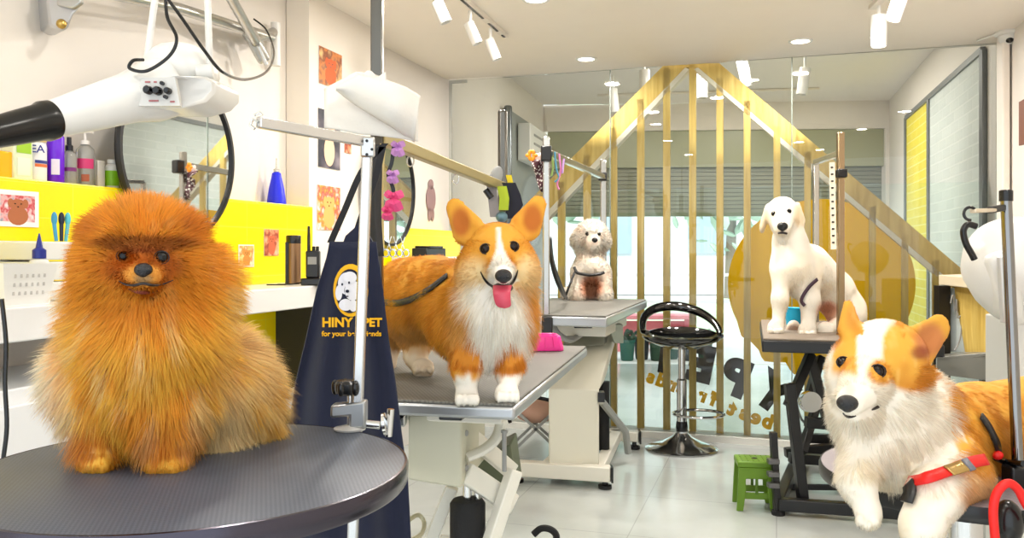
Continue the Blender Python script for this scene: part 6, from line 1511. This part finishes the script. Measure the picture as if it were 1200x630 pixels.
def comb_c2(p, n):
    x, y = pix(p); bk = sst(1100, 1130, x)[:, None]; f = np.array(B2.q(1000, 460, -.13)); comb = unit(p-f)*(1-bk)+np.array([.8, .35, -.35])*bk+np.array([0, 0, -1])*sst(460, 540, y)[:, None]*.9
    return comb, np.full(len(p), .22)
c2 = dog_root('corgi', V, 'white and orange corgi in a red harness lying on the round table at lower right')
np_mesh('body', V, Fq, col_c2(V), SKIN, c2)
make_fur(B2, V, Fq, int(110000*Q), len_c2, col_c2, comb_c2, .0011, c2, jit=.2, clump=90)
eye(B2, 986, 423, 7.0, c2, EYEB, .42); eye(B2, 1031, 433, 7.8, c2, EYEB, .42); nose(B2, 993, 472, 11.2, 8.8, c2)
for pts, name in (([(988, 484), (994, 488), (1003, 487)], 'mouth'), ([(1022, 480), (1028, 477), (1032, 474)], 'mouth')):
    q = [B2.surf(x, y, .003) for x, y in pts]; MB().tube(smooth_path(q, 5), [.001+.0018*math.sin(math.pi*i/10) for i in range(11)], 8).build(name, LIP, c2)
lab(strip(B2, [(1063, 564), (1080, 561), (1100, 555), (1120, 548), (1140, 541), (1156, 538)], .021, RED, c2, 'harness_strap', .02, .004), 'red harness strap')
lab(strip(B2, [(1112, 551), (1122, 548), (1131, 545)], .023, mat('tag_gold', 'c0a060', .3, .8), c2, 'harness_tag', .027, .003), 'brass harness plate')
lab(strip(B2, [(1132, 545), (1138, 543)], .024, mat('buckle_grey', '7a7a84', .4), c2, 'harness_buckle', .026, .005), 'grey buckle')
lab(strip(B2, [(1064, 566), (1066, 576), (1062, 588)], .026, BLACKM, c2, 'chest_strap', .016, .004), 'black chest strap')
lab(strip(B2, [(1150, 487), (1158, 498), (1164, 510), (1169, 522), (1170, 532)], .016, BLACKM, c2, 'back_strap', .018, .004), 'black back strap')
q = B2.surf(1169, 533, .03)
lab(MB().ell(q, (.011, .009, .009)).build('clip', RED, c2), 'red clip')
lab(MB().tube(smooth_path([B2.surf(1166, 536, .03), B2.surf(1180, 541, .03), P(1200, 543, 1.6)], 5), .006, 8).build('lead_end', BLACK, c2), 'black lead end')

# ---------------------------------------------------------------- poodle
B3 = Body(5.18, .035)
B3.ell((693, 276, -.02), (18, 15.5, 17)).ell((678, 282, .0), (8, 11, 9)).ell((707, 283, .0), (7, 12, 9)).ell((695, 284, -.085), (8, 6.5, 9), k=.02)
B3.ell((691, 314, .02), (19, 26, 19)).ell((691, 335, .08), (23, 17, 24)).ell((691, 295, .0), (14, 12, 13))
B3.chain([(678, 318, -.04, 9), (677, 342, -.08, 7.5)]).chain([(707, 318, -.04, 9), (709, 343, -.08, 7.5)]).ell((677, 347, -.1), (8, 5, 9)).ell((709, 348, -.1), (8, 5, 9)).ell((665, 345, .05), (8, 6, 9))
V, Fq = B3.mesh(.012)
def col_p(p, n=None):
    x, y = pix(p); c = np.tile(C('fff6ea'), (len(p), 1)); c = mixc(c, C('ffe6d2'), sst(.4, .8, noise3(p, 25, 2))*.5)
    c = mixc(c, C('dc8c54'), blob(x, y, 693, 336, 13, 14, .35)*.8*(p[:, 1] > 5.04)); return c
pdl = dog_root('poodle', V, 'small curly cream poodle sitting on the white lift table at the back')
np_mesh('body', V, Fq, col_p(V), SKIN, pdl)
make_fur(B3, V, Fq, int(34000*Q), lambda p: np.where(pix(p)[1] < 298, .022, .010)*np.where(blob(*pix(p), 696, 281, 10, 9, .2)*(p[:, 1] < 5.12) > .5, .2, 1), col_p, lambda p, n: (n+np.array([0, 0, -.4]), np.full(len(p), .6)), .004, pdl, jit=.25, clump=45, curl=.25)
eye(B3, 688, 274, 2.2, pdl, EYE, -.1, False); eye(B3, 702, 274, 2.2, pdl, EYE, -.1, False); nose(B3, 697, 281, 3.6, 2.8, pdl)
q = [B3.surf(x, y, .03) for x, y in ((673, 313), (676, 319), (683, 321), (692, 322), (702, 321), (708, 319))]
MB().tube(smooth_path(q, 5), .009, 8).build('harness_strap', BLACKM, pdl)
MB().tube(smooth_path([B3.surf(674, 318, .03), P(669, 330, 5.0), P(664, 343, 5.0), P(662, 349, 5.05)], 5), .007, 8).build('lead_end', BLACKM, pdl)

# ---------------------------------------------------------------- labrador puppy
B4 = Body(4.1, .035)
B4.ell((917, 249, .0), (18.5, 16.5, 19)).ell((917, 262, -.02), (14, 10, 16)).cone((917, 254, -.04), 11.5, (917, 267, -.12), 8.5, k=.03).ell((917, 272, -.08), (8, 6, 14))
B4.cone((899, 245, .02), 6, (893, 266, .02), 6.5, k=.015, flat=2, n=(1, -.3, 0)).cone((934, 242, .02), 6, (939, 258, .02), 6.5, k=.015, flat=2, n=(1, .3, 0))
B4.chain([(922, 262, .04, 15), (926, 285, .05, 19), (930, 312, .05, 26), (938, 325, .06, 24)]).chain([(948, 310, .1, 25), (975, 340, .22, 25), (992, 362, .3, 24)])
B4.chain([(915, 322, .0, 11), (914, 350, -.02, 8.5), (912, 376, -.02, 7)]).ell((909, 385, -.04), (10, 5.5, 12), k=.015)
B4.chain([(945, 325, .02, 14), (949, 352, .0, 10.5), (947, 378, -.01, 8)]).ell((946, 388, -.03), (11, 5.5, 13), k=.015)
B4.ell((992, 368, .2), (24, 19, 24)).chain([(985, 378, .1, 9), (970, 386, .02, 6.5)]).ell((967, 387, .0), (10, 5, 11), k=.015).ell((930, 386, .12), (9, 5, 12)).chain([(1010, 376, .3, 6), (1022, 388, .34, 3)])
for x, y in ((903, 387), (909, 388), (915, 387)): B4.ell((x, y, -.08), (3, 3.4, 4), k=.006)
for x, y in ((939, 390), (946, 391), (953, 390)): B4.ell((x, y, -.075), (3.2, 3.6, 4), k=.006)
V, Fq = B4.mesh(.010)
def col_l(p, n=None):
    x, y = pix(p); c = np.tile(C('fff8ec'), (len(p), 1)); c = mixc(c, C('f6e4c8'), sst(.45, .85, noise3(p, 14, 2))*.5)
    c = mixc(c, C('e8c890'), (blob(x, y, 894, 258, 9, 16, .4)+blob(x, y, 938, 252, 8, 14, .4))*.6); c = mixc(c, C('d9885e'), blob(x, y, 970, 364, 12, 12, .4)*.8*(p[:, 1] < 4.35))
    c = mixc(c, C('8a5a40'), blob(x, y, 930, 386, 8, 6, .4)*(p[:, 1] > 4.12)*.8); return c
lb = dog_root('labrador_puppy', V, 'white labrador puppy with drooping ears sitting on the black lift table')
np_mesh('body', V, Fq, col_l(V), SKIN, lb)
make_fur(B4, V, Fq, int(50000*Q), lambda p: np.full(len(p), .013)*np.where(pix(p)[1] < 280, .6, 1), col_l, lambda p, n: (np.tile(np.array([.3, .2, -1.]), (len(p), 1)), np.full(len(p), .12)), .003, lb, jit=.18, clump=40)
eye(B4, 906, 250, 3.0, lb, EYE, .3, False); eye(B4, 925, 247, 3.0, lb, EYE, .3, False); nose(B4, 917, 265, 6, 5, lb)
q = [B4.surf(x, y, .006) for x, y in ((912, 273), (917, 272.5), (922, 273.5))]
MB().tube(smooth_path(q, 4), .005, 8).build('mouth', LIP, lb)
strip(B4, [(958, 327), (950, 334), (943, 343), (939, 352), (943, 358)], .016, mat('strap_mauve', '4a3444', .6), lb, 'harness_strap', .012, .004)
# ---------------------------------------------------------------- world, camera, view
w = bpy.data.worlds.new('sky'); scene.world = w; w.use_nodes = True; nt = w.node_tree; bg = nt.nodes['Background']
bg.inputs['Color'].default_value = (.86, .94, 1.0, 1); bg.inputs['Strength'].default_value = WS
sun = bpy.data.lights.new('sun', 'SUN'); sun.energy = 4.0; sun.angle = .3; sun.color = (1, .97, .92); so = bpy.data.objects.new('sun', sun); COL.objects.link(so); so.rotation_euler = (math.radians(40), 0, math.radians(-20))
cam = bpy.data.cameras.new('camera'); co = bpy.data.objects.new('camera', cam); COL.objects.link(co); scene.camera = co
co.location = (0, 0, H); co.rotation_euler = (math.pi/2, 0, 0); cam.sensor_fit = 'HORIZONTAL'; cam.sensor_width = 36; cam.lens = 36*F/1200; cam.shift_y = -(315-CY)/1200; cam.clip_start = .05
vs = scene.view_settings; vs.view_transform = 'Standard'; vs.look = 'None'; vs.gamma = 1; vs.use_curve_mapping = False; vs.exposure = EXPO
scene.render.film_transparent = False
cy = scene.cycles; cy.use_denoising = True; cy.max_bounces = 8; cy.transparent_max_bounces = 12; cy.sample_clamp_indirect = 6; cy.caustics_reflective = False; cy.caustics_refractive = False
